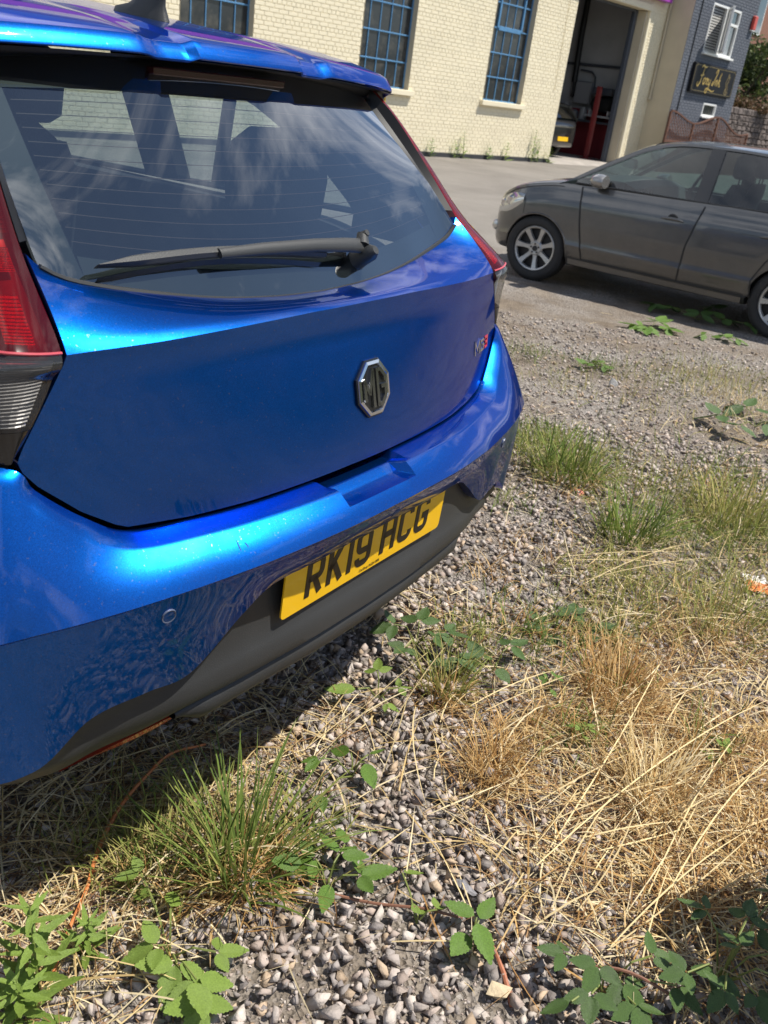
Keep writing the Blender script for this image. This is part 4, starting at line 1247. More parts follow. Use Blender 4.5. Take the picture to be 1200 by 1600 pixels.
# soften the turn under the crease
for k in range(1, 4):
    for j in range(len(crow)): rows[-1 - k][j].y += .0 
tg.grid(rows + shelf)
allr = rows + shelf
# folded edges all round
edge = [r[0] for r in allr] + allr[-1][1:] + [r[-1] for r in allr[::-1]][1:] + allr[0][::-1][1:-1]
ctr = Vector((0, .25, .9))
inn = []
for p in edge:
    d = Vector((-p.x*.25, .9, (.9 - p.z)*.4)).normalized() * .02; inn.append(p + d)
tg.grid([edge, inn], closed=True)
tailgate = tg.build('tailgate', BLUE, car, smooth=24)

# --- rear glass
def glass_pt(u, v):
    """u -1..1 across, v 0..1 up"""
    au = abs(u)
    b = Vector((.543*u, cinterp([(p[0], p[1]) for p in GBOT], .543*au), cinterp([(p[0], p[2]) for p in GBOT], .543*au)))
    t = Vector((.478*u, .428 + .12*(.478*u)**2, 1.345 - .03*u*u))
    m = Vector((.519*u, .306 + .105*(.519*u)**2 + .004, 1.175 + .020*u*u))
    # quadratic through b, m (v=.5), t
    p = b*(1-v)*(1-2*v) + m*4*v*(1-v) + t*v*(2*v-1)
    return p
FRX, FRZ0 = .80, .17
def gpatch(mb, u0, u1, v0, v1, nu, nv, off=0.0, mi=0):
    mb.grid([[glass_pt(lerp(u0, u1, j/nu), lerp(v0, v1, i/nv)) + Vector((0, -off, off*.6)) for j in range(nu + 1)] for i in range(nv + 1)], mi)
g = MB(); gpatch(g, -1, 1, 0, 1, 48, 24)
rwin = g.build('rear_window', M_rglass, car, smooth=60, fix=False)
fr = MB()
inset = Vector((0, .004, -.003))
def fpt(u, v): return glass_pt(u, v) + inset
def fbl(v): return lerp(.865, .93, v)               # clear width of the pane
nn = 30
for sg in (-1, 1):
    fr.grid([[fpt(sg*lerp(fbl(v), 1.0, k/4), v) for k in range(5)] for v in np.linspace(0, 1, nn)])
fr.grid([[fpt(u*fbl(0)*1.0, v) for u in np.linspace(-1, 1, 31)] for v in np.linspace(0, .125, 6)])
fr.grid([[fpt(u*fbl(.9), v) for u in np.linspace(-1, 1, 31)] for v in np.linspace(.865, 1, 5)])
fr.build('frit_border', pmat('frit_black', (.006, .006, .007), .5), rwin, smooth=60, fix=False)
for k in range(11):
    v = .19 + k * .062
    hw = MB(); A = [fpt(u*fbl(v)*.985, v - .0016) + Vector((0, .001, 0)) for u in np.linspace(-1, 1, 33)]; B = [fpt(u*fbl(v)*.985, v + .0016) + Vector((0, .001, 0)) for u in np.linspace(-1, 1, 33)]
    hw.grid([A, B]); hw.build('heating_line', pmat('heater_brown', (.09, .03, .016), .5), rwin, fix=False)
rs = MB()                                            # rubber seal below the glass
rs.tube([glass_pt(u, 0) + Vector((0, -.003, -.002)) for u in np.linspace(-1, 1, 61)], .0045, 6); rs.build('seal', M_black, rwin, smooth=50)
# --- wiper
wp = MB()
def gl_at(x, z):
    lo, hi = 0.0, 1.0
    for _ in range(30):
        v = (lo + hi)/2; p = glass_pt(x/.53, v)
        if p.z < z: lo = v
        else: hi = v
    return glass_pt(x/.53, v)
def gl_off(x, z, o): return gl_at(x, z) + Vector((0, -.83, .55)) * o
arm = []
ARM = [(.135, 1.058, .028, .0150), (.09, 1.061, .031, .0140), (.0, 1.066, .031, .0120), (-.13, 1.069, .029, .0105), (-.23, 1.069, .027, .0085)]
rows = []
for (x, z, o, r) in [(a, b, c, d) for a, b, c, d in ARM]:
    c = gl_off(x, z, o)
    rows.append([c + Vector((0, -.83, .55))*(r*.55*math.sin(t)) + Vector((0, .55, .83))*(r*math.cos(t)) for t in np.linspace(0, 2*math.pi, 13)[:-1]])
wp.grid(rows, closed=True); wp.f.append(tuple(range(12))); wp.m.append(0); wp.f.append(tuple(range(48, 60))); wp.m.append(0)
wiper = wp.build('wiper', M_plas, car, smooth=40)
bl = MB(); rows = []
for k in range(17):
    t = k/16; x = lerp(.03, -.452, t); z = 1.053 + .009*math.sin(math.pi*t) + .014*t; o = .021 - .004*abs(t - .5)
    hh = .0085*min(1, (1.02 - t)*6)
    c = gl_off(x, z + .004, o)
    rows.append([c + Vector((0, .55, .83))*(hh*a) + Vector((0, -.83, .55))*b for a, b in ((1, 0), (.6, .006), (-.4, .007), (-1, .002), (-1, -.006), (.2, -.008))])
bl.grid(rows, closed=True); bl.f.append(tuple(range(6))); bl.m.append(0); bl.f.append(tuple(range(96, 102))); bl.m.append(0)
bl.build('blade', M_plas, wiper, smooth=35)
rb = MB(); rb.grid([[gl_off(lerp(.02, -.452, k/16), 1.045 + .014*math.sin(math.pi*k/16) + .014*k/16, .012) for k in range(17)],
                    [gl_off(lerp(.02, -.452, k/16), 1.041 + .014*math.sin(math.pi*k/16) + .014*k/16, .001) for k in range(17)]])
rb.build('rubber_edge', M_black, wiper, fix=False)
pv = MB(); p0 = gl_off(.140, 1.044, .0); dv = Vector((0, -.83, .55))
pv.tube([p0, p0 + dv*.012, p0 + dv*.040, p0 + dv*.050], [.020, .017, .015, .008], 14); p1 = gl_off(.150, 1.074, .03)
pv.tube([gl_off(.133, 1.056, .03), p1, p1 + dv*.012], [.014, .011, .006], 10); pv.build('pivot', M_plas, wiper, smooth=40)

# --- bumper, rows top to bottom, eleven control points from centre to wheel arch
TOP = [(0, .016, .7445), (.175, .024, .7425), (.31, .040, .7395), (.421, .062, .7405), (.518, .091, .7455), (.580, .113, .7805), (.634, .135, .827), (.660, .149, .860), (.735, .235, .864), (.80, .40, .872), (.838, .62, .88)]
HE = [(0, -.022, .739), (.175, -.015, .737), (.315, .006, .734), (.424, .029, .732), (.536, .060, .736), (.594, .086, .762), (.650, .116, .812), (.688, .150, .850), (.762, .225, .850), (.83, .38, .845), (.857, .62, .845)]
LC = [(0, -.066, .698), (.175, -.059, .694), (.335, -.038, .687), (.45, -.014, .681), (.555, .010, .678), (.632, .032, .676), (.70, .055, .675), (.765, .085, .672), (.818, .16, .664), (.85, .35, .664), (.864, .62, .664)]
LD = [(x*.999, y + .0045, z - .005) for x, y, z in LC]
BL = [(0, -.018, .624), (.19, -.012, .618), (.302, -.003, .611), (.365, .005, .578), (.462, .017, .512), (.54, .030, .510), (.625, .048, .502), (.705, .068, .448), (.775, .135, .432), (.83, .33, .425), (.852, .60, .42)]
NB = 161
def fullrow(ctrl):
    h = catmull(ctrl, NB); h[0].x = 0
    return [Vector((-p.x, p.y, p.z)) for p in h[:0:-1]] + h
rT, rH, rL, rD, rB = [fullrow(c) for c in (TOP, HE, LC, LD, BL)]
def blend(a, b, t, bulge=0.0):
    out = []
    for p, q_ in zip(a, b):
        m_ = p.lerp(q_, t); d = Vector((m_.x*.35, -.9, .2)).normalized(); out.append(m_ + d * bulge * math.sin(math.pi*t))
    return out
rows = [rT] + [blend(rT, rH, t, .0015) for t in (.15, .3, .45, .6, .75, .9)] + [rH] + [blend(rH, rL, t, .004) for t in np.linspace(.06, .94, 14)] + [rL] + [blend(rL, rD, .5, .001), rD] + [blend(rD, rB, t, .003) for t in np.linspace(.12, .9, 8)] + [rB]
# grab recess pressed into the top edge
for i, r in enumerate(rows):
    for p in r:
        px_ = p.x + .065
        if abs(px_) < .2 and p.z > .69:
            s = min(1, i / 7)
            edge_x = .105 - .014 * (i / 12)
            k = 1.0 if (abs(px_) < edge_x and i <= 13) else 0.0
            p.y += .032 * k; p.z -= .014 * k * (1 - i/16)
bp_ = MB(); bp_.grid(rows)
bp_.grid([rT, [p + Vector((0, .03, -.004)) for p in rT]]); bp_.grid([rB, [p + Vector((-p.x*.02, .022, .004)) for p in rB]])
bumper = bp_.build('bumper', BLUE, car, smooth=36)
# finer columns in the recess come from the even spacing; park sensors
def bump_pt(x, f):
    """point on the lower face: f 0 at crease, 1 at lower edge"""
    a = min(rD, key=lambda p: abs(p.x - x)); i = rD.index(a); return rD[i].lerp(rB[i], f)
def bump_nrm(x):
    i = rD.index(min(rD, key=lambda p: abs(p.x - x))); n_ = (rB[i] - rD[i]).cross(rD[i + 4] - rD[i - 4]).normalized(); return n_ if n_.y < 0 else -n_
for x, f in ((-.010, .50), (-.535, .20), (.535, .20)):
    c = bump_pt(x, f); s_ = MB(); nrm = bump_nrm(x); u_ = nrm.orthogonal().normalized(); w_ = nrm.cross(u_)
    for r0, r1, h0, h1 in ((.0, .0092, .0032, .0030), (.0092, .0096, .0030, .0012), (.0096, .0112, .0030, .0036), (.0112, .0122, .0036, .0), (.0122, .0122, .0, -.004)):
        s_.grid([[c + (u_*math.cos(t) + w_*math.sin(t))*r + nrm*h for t in np.linspace(0, 2*math.pi, 21)[:-1]] for r, h in ((r0, h0), (r1, h1))], 0 if r0 < .0095 else 1, closed=True)
    s_.build('parking_sensor', [BLUE, pmat('sensor_ring', (.09, .11, .17), .4)], bumper, smooth=40)

# two old scratches on the bumper face
for (k0, f0, k1, f1) in ((-.385, .22, -.378, .62), (-.372, .35, -.362, .60)):
    sc_ = MB(); A, B = [], []
    i = rH.index(min(rH, key=lambda p: abs(p.x - k0)))
    for t in np.linspace(0, 1, 7):
        p = rH[i].lerp(rL[i], lerp(f0, f1, t)) + Vector(((k1 - k0)*t, 0, 0)); d = Vector((p.x*.35, -.9, .2)).normalized()*(.004*math.sin(math.pi*lerp(f0, f1, t)) + .0012)
        A.append(p + d + Vector((.0007*math.sin(math.pi*t), 0, 0))); B.append(p + d - Vector((.0009*math.sin(math.pi*t), 0, 0)))
    sc_.grid([A, B]); sc_.build('scratch', pmat('scratch_dark', (.02, .03, .06), .7), bumper, fix=False)
# --- black lower bumper with lip
def off(rw, dx, dy, dz): return [(x*dx, y + dy, z + dz) for x, y, z in rw]
L0 = off(BL, .985, .024, .006)
L1 = [(0, .020, .600), (.19, .022, .598), (.30, .026, .596), (.37, .030, .575), (.463, .040, .505), (.54, .052, .503), (.62, .066, .496), (.69, .082, .446), (.75, .14, .43), (.80, .33, .42), (.82, .60, .41)]
L2 = [(0, .012, .50), (.19, .015, .50), (.30, .020, .498), (.37, .026, .495), (.455, .038, .485), (.53, .052, .47), (.60, .070, .455), (.66, .088, .428), (.73, .15, .41), (.79, .33, .40), (.815, .60, .40)]
L3 = [(0, -.004, .446), (.16, -.001, .446), (.29, .008, .445), (.37, .018, .441), (.44, .031, .436), (.51, .050, .428), (.58, .072, .418), (.65, .098, .398), (.72, .16, .385), (.78, .33, .38), (.81, .60, .38)]
L4 = [(0, .010, .432), (.16, .013, .432), (.29, .022, .431), (.37, .033, .426), (.44, .047, .418), (.51, .066, .405), (.58, .092, .392), (.65, .118, .374), (.72, .18, .365), (.78, .34, .36), (.81, .60, .36)]
L5 = [(0, .045, .425), (.16, .048, .424), (.28, .055, .422), (.36, .066, .412), (.43, .08, .398), (.50, .10, .385), (.57, .125, .372), (.64, .15, .36), (.71, .20, .35), (.77, .35, .345), (.80, .60, .345)]
L6 = [(x*.98, y + .12, z - .02) for x, y, z in L5]
rl = [fullrow(c) for c in (L0, L1, L2, L3, L4, L5, L6)]
lw = MB(); rr_ = [rl[0], rl[1]] + [blend(rl[1], rl[2], t) for t in (.33, .66)] + [rl[2]] + [blend(rl[2], rl[3], t, .004) for t in (.25, .5, .75)] + [rl[3], blend(rl[3], rl[4], .5, .002)] + [rl[4], rl[5], rl[6]]
lw.grid(rr_); lower = lw.build('lower_bumper', M_plas, car, smooth=40)
lp = MB(); prof = [(.000, .016), (-.010, .010), (-.016, -.002), (-.014, -.020), (-.004, -.034), (.016, -.040), (.05, -.036)]
lr = []
for k in range(61):
    x = -.46 + .92*k/60; ax = abs(x)
    e = 1 - sstep(.40, .46, ax)
    yb = .016 + .17*ax*ax; zb_ = .425 - .10*max(0, ax - .25)**1.3
    lr.append([Vector((x, yb + (a*lerp(.3, 1, e)), zb_ + b*lerp(.25, 1, e))) for a, b in prof])
lp.grid(lr); lp.build('lip', M_plas, lower, smooth=50)
for sg in (-1, 1):
    rf_ = MB(); A, B = [], []
    for k in range(13):
        x = lerp(.36, .62, k/12); A.append((sg*x, .040 + (x - .36)*.33, .408 - (x - .36)*.20)); B.append((sg*x, .052 + (x - .36)*.33, .408 - (x-.36)*.20 - .020*math.sin(math.pi*(k + .5)/13)))
    rf_.strip(A, B, (0, .01, 0)); rf_.build('reflector', pmat('reflector_red', (.42, .05, .025), .25, coat=.7, bump=.3, bscale=300), lower, smooth=40)
nd = Vector((0, -1, -.04)).normalized(); ev = Vector((0, -.04, 1)).normalized()
number_plate(car, 'RK19 HCG', (-.004, .007, .5735 + .0), (1, 0, 0), ev, nd, small='CarShop RG24 8FB')

# --- badge and lettering
M_badge = pmat('badge_black', (.010, .010, .011), .25, coat=.5)
def face_frame(x, z):
    """frame on the tailgate: origin, across, up, outward"""
    def P(a, b):
        ze = b; xe, ye = interp([(q_[0], q_[1]) for q_ in EDGE], ze), interp([(q_[0], q_[2]) for q_ in EDGE], ze)
        return Vector((a, tail_y(abs(a), b, xe, ye), b))
    o = P(x, z); eu = (P(x + .02, z) - P(x - .02, z)).normalized(); ev_ = (P(x, z + .02) - P(x, z - .02)).normalized()
    en = ev_.cross(eu) * -1
    en = en if en.y < 0 else -en
    return o, eu, ev_, en.normalized()
o_, eu, ev_, en = face_frame(0, .866)
def oct_(rx, ry): return [(rx*math.cos(R(22.5 + 45*k))/math.cos(R(22.5)), ry*math.sin(R(22.5 + 45*k))/math.cos(R(22.5))) for k in range(8)]
def onp(pts, h): return [o_ + eu*a + ev_*b + en*h for a, b in pts]
bd = MB(); RX, RY = .0465, .048
lo = onp(oct_(RX + .0025, RY + .0025), 0); bd.grid([lo, onp(oct_(RX + .0025, RY + .0025), .004), onp(oct_(RX, RY), .005)], closed=True)
bd.f.append(tuple(range(len(bd.v), len(bd.v) + 8))); bd.v += [tuple(p) for p in onp(oct_(RX, RY), .0052)]; bd.m.append(0)
badge = bd.build('badge', M_badge, car)
rg = MB(); rg.grid([onp(oct_(RX, RY), .004), onp(oct_(RX - .0008, RY - .0008), .0075), onp(oct_(RX - .0062, RY - .0062), .0085), onp(oct_(RX - .0082, RY - .0082), .0054)], closed=True)
rg.build('rim', M_chrome, badge)
def letter(paths, w_):
    q_ = MB()
    for p in paths: stroke(q_, p, w_, o_ + en*.0052, eu, ev_, en, .005)
    q_.build('letter', pmat('badge_chrome', (.38, .39, .41), .16, metal=1.0), badge, fix=False)
letter([[(-.0315, -.020), (-.0315, .0155)], [(-.034, .0185), (-.019, -.008)], [(-.0195, -.010), (-.006, .0345)], [(-.0065, .034), (-.0065, -.034)]], .0072)
letter([[(.0065, -.034), (.0065, .034)], [(.006, .031), (.017, .031), (.030, .018), (.030, .0085)], [(.006, -.031), (.017, -.031), (.030, -.017), (.030, .000), (.017, .000)]], .0070)
# model lettering near the right-hand edge
def mark(paths, x0, mat):
    q_ = MB(); oo, eu2, ev2, en2 = face_frame(x0, .846)
    for p in paths: stroke(q_, p, .0052, oo, eu2, ev2, en2, .0022)
    return q_, mat
root = MB()
q_, m_ = mark([[(-.016, -.014), (-.016, .014), (0, -.004), (.016, .014), (.016, -.014)]], .490, M_chrome)
ml = q_.build('model_lettering', M_chrome, car, fix=False)
q_, m_ = mark([[(.013, .008), (.013, .011), (-.013, .011), (-.013, -.011), (.013, -.011), (.013, 0), (.002, 0)]], .529, M_chrome); q_.build('letter', M_chrome, ml, fix=False)
q_, m_ = mark([[(-.011, .011), (.011, .011), (.011, -.011), (-.011, -.011)], [(-.006, 0), (.011, 0)]], .564, M_chrome); q_.build('letter', pmat('letter_red', (.55, .02, .03), .3, coat=.5), ml, fix=False)

# --- tail lamps
def lensmat(name, tint, body, k):
    m = bpy.data.materials.new(name); m.use_nodes = True; n, l = m.node_tree.nodes, m.node_tree.links
    b = n['Principled BSDF']; b.inputs['Base Color'].default_value = (*body, 1); b.inputs['Roughness'].default_value = .12; b.inputs['Coat Weight'].default_value = 1.0
    tr = n.new('ShaderNodeBsdfTransparent'); tr.inputs[0].default_value = (*tint, 1)
    gl = n.new('ShaderNodeBsdfGlossy'); gl.inputs['Roughness'].default_value = .0; fr = fresnel2(n, l, 1.45)
    m1 = n.new('ShaderNodeMixShader'); l.new(fr.outputs[0], m1.inputs[0]); l.new(tr.outputs[0], m1.inputs[1]); l.new(gl.outputs[0], m1.inputs[2])
    m2 = n.new('ShaderNodeMixShader'); m2.inputs[0].default_value = k; l.new(m1.outputs[0], m2.inputs[1]); l.new(b.outputs[0], m2.inputs[2])
    l.new(m2.outputs[0], n['Material Output'].inputs[0]); return m
LI = [(.483, .455, 1.330), (.508, .405, 1.285), (.535, .330, 1.200), (.560, .244, 1.100), (.585, .141, 1.001), (.600, .141, .968), (.624, .143, .922), (.656, .150, .868)]
LR = [(.515, .475, 1.335), (.540, .425, 1.285), (.575, .345, 1.200), (.615, .258, 1.100), (.655, .150, 1.010), (.669, .150, .968), (.674, .156, .922), (.666, .160, .866)]
LE = [(.560, .60, 1.330), (.590, .56, 1.285), (.635, .50, 1.200), (.680, .43, 1.100), (.722, .33, 1.005), (.732, .30, .965), (.730, .27, .922), (.700, .21, .864)]
M_lens = lensmat('red_lens', (.72, .05, .06), (.30, .008, .012), .15)
M_lensc = lensmat('clear_lens', (.70, .70, .70), (.3, .3, .3), .08)
M_lampin = pmat('lamp_inner_dark', (.060, .016, .018), .3, metal=.3)
M_lampred = pmat('lamp_inner_red', (.62, .02, .03), .25, metal=.2, bump=.8, bscale=220)
M_lampgrey = pmat('lamp_inner_grey', (.36, .35, .345), .35, metal=.5)
for sg in (-1, 1):
    NL = 57
    cI, cR, cE = [catmull(c, NL) for c in (LI, LR, LE)]
    def lrow(k, off=0.0, nseg=12):
        I, Rr, E = cI[k], cR[k], cE[k]; out = []
        for j in range(nseg + 1):
            t = j / nseg
            if t <= .5: p = I.lerp(Rr, t*2); p.y -= .006*math.sin(math.pi*t*2)
            else: p = Rr.lerp(E, (t - .5)*2); p.x += .010*math.sin(math.pi*(t - .5)*2)
            p = p + Vector((-.5, .86, 0)) * off
            out.append(Vector((sg*p.x, p.y, p.z)))
        return out
    ks = NL - 1
    k_split, k_base = int(ks*.586), int(ks*.90)
    hsg = MB()                                        # dark housing behind the lenses
    hsg.grid([lrow(k, .034) for k in range(NL)]); 
    hsg.grid([[lrow(k)[0], lrow(k, .034)[0]] for k in range(NL)]); hsg.grid([[lrow(k)[-1], lrow(k, .034)[-1]] for k in range(NL)])
    lamp = hsg.build('tail_lamp', M_lampin, car, smooth=50)
    q_ = MB(); q_.grid([lrow(k) for k in range(0, k_split + 1)]); q_.build('red_lens', M_lens, lamp, smooth=50, fix=False)
    q_ = MB(); q_.grid([lrow(k) for k in range(k_split, k_base + 1)]); q_.build('clear_lens', M_lensc, lamp, smooth=50, fix=False)
    q_ = MB(); q_.grid([lrow(k, -.001) for k in range(k_base, NL)]); q_.build('lamp_foot', M_trimblk, lamp, smooth=50, fix=False)
    q_ = MB(); q_.tube([lrow(k_split, -.0012)[j] for j in range(13)], .0022, 6); q_.build('split_line', pmat('split_pink', (.5, .08, .10), .3), lamp, smooth=50)
    # reflector blocks with fine ridges inside
    for (ka, kb, ja, jb, o2, mt_) in ((.485, .560, 3, 6, .012, M_lampred), (.42, .455, 2, 5, .014, M_lampred), (.50, .555, 7, 10, .012, M_lampred), (.30, .40, 1, 6, .020, M_lampin)):
        q_ = MB(); rw = []
        for i in range(29):
            k = lerp(ka, kb, i/28) * ks; k0 = int(k); f_ = k - k0
            a_, b_ = lrow(k0, o2 + (.004 if i % 2 else 0)), lrow(min(k0 + 1, ks), o2 + (.004 if i % 2 else 0))
            rw.append([a_[j].lerp(b_[j], f_) for j in range(ja, jb + 1)])
        q_.grid(rw); q_.build('reflector', mt_, lamp, fix=False)
    q_ = MB(); rw = []
    for i in range(41):
        k = lerp(.60, .89, i/40) * ks; k0 = int(k); f_ = k - k0; o2 = .014 + (.0035 if i % 2 else 0)
        a_, b_ = lrow(k0, o2), lrow(min(k0 + 1, ks), o2); rw.append([a_[j].lerp(b_[j], f_) for j in range(1, 12)])
    q_.grid(rw); q_.build('reversing_reflector', M_lampgrey, lamp, fix=False)
    # black filler between glass and lamp
    q_ = MB(); A = [Vector((sg*cI[k].x*.999, cI[k].y - .002, cI[k].z)) for k in range(0, int(ks*.44))]; B = []
    for k in range(0, int(ks*.44)):
        z = cI[k].z; lo, hi = 0., 1.
        for _ in range(24):
            v = (lo + hi)/2
            if glass_pt(.995, v).z < z: lo = v
            else: hi = v
        g_ = glass_pt(.995, v); B.append(Vector((sg*g_.x, g_.y + .002, min(z, 1.33))))
    q_.grid([A, B]); q_.build('pillar_trim', pmat('pillar_black', (.006, .006, .007), .4, spec=.25), car, smooth=50, fix=False)

# --- spoiler
sp = MB(); rows = []
for k in range(81):
    x = -.575 + 1.15*k/80; ax = abs(x)
    e = sstep(.52, .575, ax)                          # rounded ends
    ye = .362 + .24*x*x + .05*e; zt_ = 1.374 - .075*ax**2.4 - .012*e
    step = .006*(sstep(.13, .145, ax) - sstep(.20, .24, ax)) # shallow pressed facets
    zt_ -= step; ye += step * 1.2
    zr = 1.405 - .05*ax**2.2; yr = .66
    under = 1.298 - .05*ax*ax; yu = .385 + .20*x*x
    tk = .026*(1 - .35*e)
    prof = [(yr, zr), (lerp(yr, ye, .5), lerp(zr, zt_, .47) + .003), (lerp(yr, ye, .85), lerp(zr, zt_, .86) + .001), (ye + .022, zt_ + .0005), (ye + .018, zt_ - .001), (ye + .010, zt_ - .010), (ye + .001, zt_ - tk + .005), (ye, zt_ - tk + .002), (ye + .004, zt_ - tk), (ye + .05, zt_ - tk + .006), (ye + .12, zt_ - tk + .012), (yr, zr - .012)]
    rows.append([(x, a, b - (.018*e if i > 6 else 0)) for i, (a, b) in enumerate(prof)])
sp.grid(rows, closed=True)
n_ = len(rows[0]); sp.f.append(tuple(range(n_))); sp.m.append(0); sp.f.append(tuple(range(80*n_, 81*n_))); sp.m.append(0)
spoiler = sp.build('spoiler', BLUE, car, smooth=30)
su = MB(); ra, rb_, rc, rd_ = [], [], [], []
for k in range(61):
    x = -.555 + 1.11*k/60; ax = abs(x); ye = .362 + .24*x*x; zt_ = 1.374 - .075*ax**2.4; yu = .383 + .20*x*x; un = 1.300 - .05*ax*ax
    ra.append((x, ye + .006, zt_ - .0285)); rb_.append((x, ye + .03, zt_ - .030)); rc.append((x, .425 + .14*x*x, zt_ - .031)); rd_.append((x, .450 + .14*x*x, zt_ - .085))
su.grid([ra, rb_, rc, rd_]); su.build('underside', pmat('spoiler_black', (.010, .010, .012), .45), spoiler, smooth=50, fix=False)
bl_ = MB(); bl_.bbox(-.19, .13, .405, .425, 1.318, 1.330, .002); bl_.build('brake_light', pmat('brake_red', (.05, .008, .010), .2, coat=1), spoiler)

# --- roof, sides, glass and cabin of the blue car
roofl = [(.30, 1.36), (.45, 1.384), (.66, 1.404), (1.0, 1.429), (1.5, 1.456), (1.95, 1.475), (2.3, 1.45), (2.7, 1.26), (3.12, .99)]
dtop = [(.62, 1.045), (.74, 1.150), (.90, 1.245), (1.1, 1.315), (1.6, 1.380), (2.0, 1.39), (2.3, 1.345), (2.65, 1.18), (2.98, 1.0)]
dbot = [(.62, 1.035), (1.2, 1.015), (2.98, .970)]
xb, kx, belt = .80, .42, .98
X = lambda z: side_x(z, belt, xb, kx)
greenhouse(car, BLUE, roofl, dtop, dbot, (1.28, 1.42), glassmat('side_glass', (.80, .86, .84)), xb, kx, belt, roof_y=(.60, 2.34), thick=.04)
raked_glass(car, 'windscreen', M_cglass, roofl, 2.30, 3.10, X, .06)
for sg in (-1, 1):
    mb = MB(); ks_ = np.linspace(0, 1, 12)
    A = [(sg*X(cinterp(roofl, lerp(3.12, 2.26, k)) - .03), lerp(3.12, 2.26, k), cinterp(roofl, lerp(3.12, 2.26, k)) - .034) for k in ks_]
    B = [(sg*X(cinterp(dtop, lerp(2.98, 2.22, k))), lerp(2.98, 2.22, k), cinterp(dtop, lerp(2.98, 2.22, k)) - .01) for k in ks_]
    mb.strip(A, B, (-sg*.04, 0, 0)); mb.build('windscreen_post', BLUE, car, smooth=40)
    # broad rear quarter from the lamp to the back door
    mb = MB(); rows = []
    for k in range(15):
        t = k/14; z = lerp(.98, 1.36, t)
        ya = interp([(.98, .34), (1.1, .43), (1.2, .50), (1.285, .56), (1.33, .60), (1.37, .66)], z); yb = interp([(.98, .66), (1.04, .64), (1.15, .75), (1.245, .91), (1.315, 1.11), (1.36, 1.30)], z)
        xa = interp([(.98, .728), (1.1, .68), (1.2, .635), (1.285, .59), (1.33, .56), (1.37, .55)], z)
        rows.append([(sg*lerp(xa, X(z), sstep(0, .45, u)), lerp(ya, yb, u), z) for u in np.linspace(0, 1, 10)])
    mb.grid(rows); mb.grid([[(p[0]*.94, p[1], p[2]) for p in r] for r in rows], 1); mb.build('rear_quarter', [BLUE, M_cabin], car, smooth=50, fix=False)
st = [(.30, .72, .36, .865), (.42, .79, .34, .92), (.60, .835, .30, .975), (.8, .852, .26, 1.0), (1.2, .858, .24, .995), (2.0, .858, .23, .985), (2.8, .855, .23, .96), (3.1, .85, .23, .945), (3.4, .835, .24, .90), (3.65, .79, .25, .83), (3.84, .71, .26, .75), (3.93, .60, .30, .66), (3.97, .48, .36, .56)]
SB = Shell(st, (.72, 3.24), .34, (.32, 3.05))
SB.build(car, BLUE)
for sg in (-1, 1):
    fz = lambda z: interp([(.31, 2.72), (.62, 2.80), (.97, 2.86)], z); bzf = lambda z: interp([(.31, 1.82), (.6, 1.81), (1.0, 1.75)], z)
    rzr = lambda z: interp([(.31, 1.05), (.45, 1.07), (.62, 1.03), (.78, .95), (1.0, .98)], z)
    d1 = SB.patch(sg, lambda z: bzf(z) + .006, fz, .32, .965).build('front_door', BLUE, car, smooth=28)
    d2 = SB.patch(sg, rzr, lambda z: bzf(z) - .006, .32, .985).build('rear_door', BLUE, car, smooth=28)
    for dd, yh in ((d1, 1.98), (d2, 1.12)):
        h = MB(); h.tube([(sg*(SB.x(yh, .84) + .014), yh + k, .84) for k in np.linspace(-.1, .1, 9)], [.006, .011, .013, .014, .014, .014, .013, .011, .006], 8); h.build('handle', BLUE, dd, smooth=50)
    mr = MB(); rows = []
    for (dy, s_) in [(.08, .35), (.06, .75), (.02, 1.0), (-.04, 1.0), (-.06, .9)]:
        rows.append([(sg*(.90 + .11*s_*math.cos(t)), 2.72 + dy, 1.04 + .07*s_*math.sin(t)) for t in np.linspace(0, 2*math.pi, 15)[:-1]])
    mr.grid(rows, closed=True); mr.f.append(tuple(range(14))); mr.m.append(0); mr.f.append(tuple(range(56, 70))); mr.m.append(0); mr.build('mirror', BLUE, car, smooth=50)
add_wheels(car, .305, .195, 5, .21, .83, (.72, 3.24))
ub = MB(); ub.box(-.62, .62, .20, 3.7, .30, .36); ub.box(-.60, .60, .24, .5, .36, .93); ub.build('underbody', M_cabin, car)
ps = MB(); ps.grid([[(u*.62, .26, .985) for u in np.linspace(-1, 1, 5)], [(u*.66, .55, .985) for u in np.linspace(-1, 1, 5)]]); ps.build('parcel_shelf', M_cabin, car, fix=False)
ds = MB(); rows = []
for (y, z) in [(3.08, .98), (2.85, 1.05), (2.55, 1.06), (2.42, 1.02), (2.36, .86)]: rows.append([(u*.70, y, z - .02*u*u) for u in np.linspace(-1, 1, 11)])
ds.grid(rows); ds.build('dashboard', M_cabin, car, smooth=40, fix=False)
sw__ = MB(); sw__.tube([(.36 + .185*math.cos(t), 2.2 - .06*math.sin(t), 1.03 + .175*math.sin(t)) for t in np.linspace(0, 2*math.pi, 25)], .015, 8); sw__.build('steering_wheel', M_cabin, car, smooth=50)
for x in (-.37, .37):
    seat(car, x, 1.62, .62, .46)
    seat(car, x, .69, .62, .36, .58)
for sg in (-1, 1):                                   # seat belts hang beside the back seat
    q_ = MB(); q_.strip([(sg*.66, 1.0, 1.30), (sg*.60, .98, 1.05)], [(sg*.66, 1.045, 1.30), (sg*.60, 1.025, 1.05)], (.003, 0, 0)); q_.build('seat_belt', M_black, car)
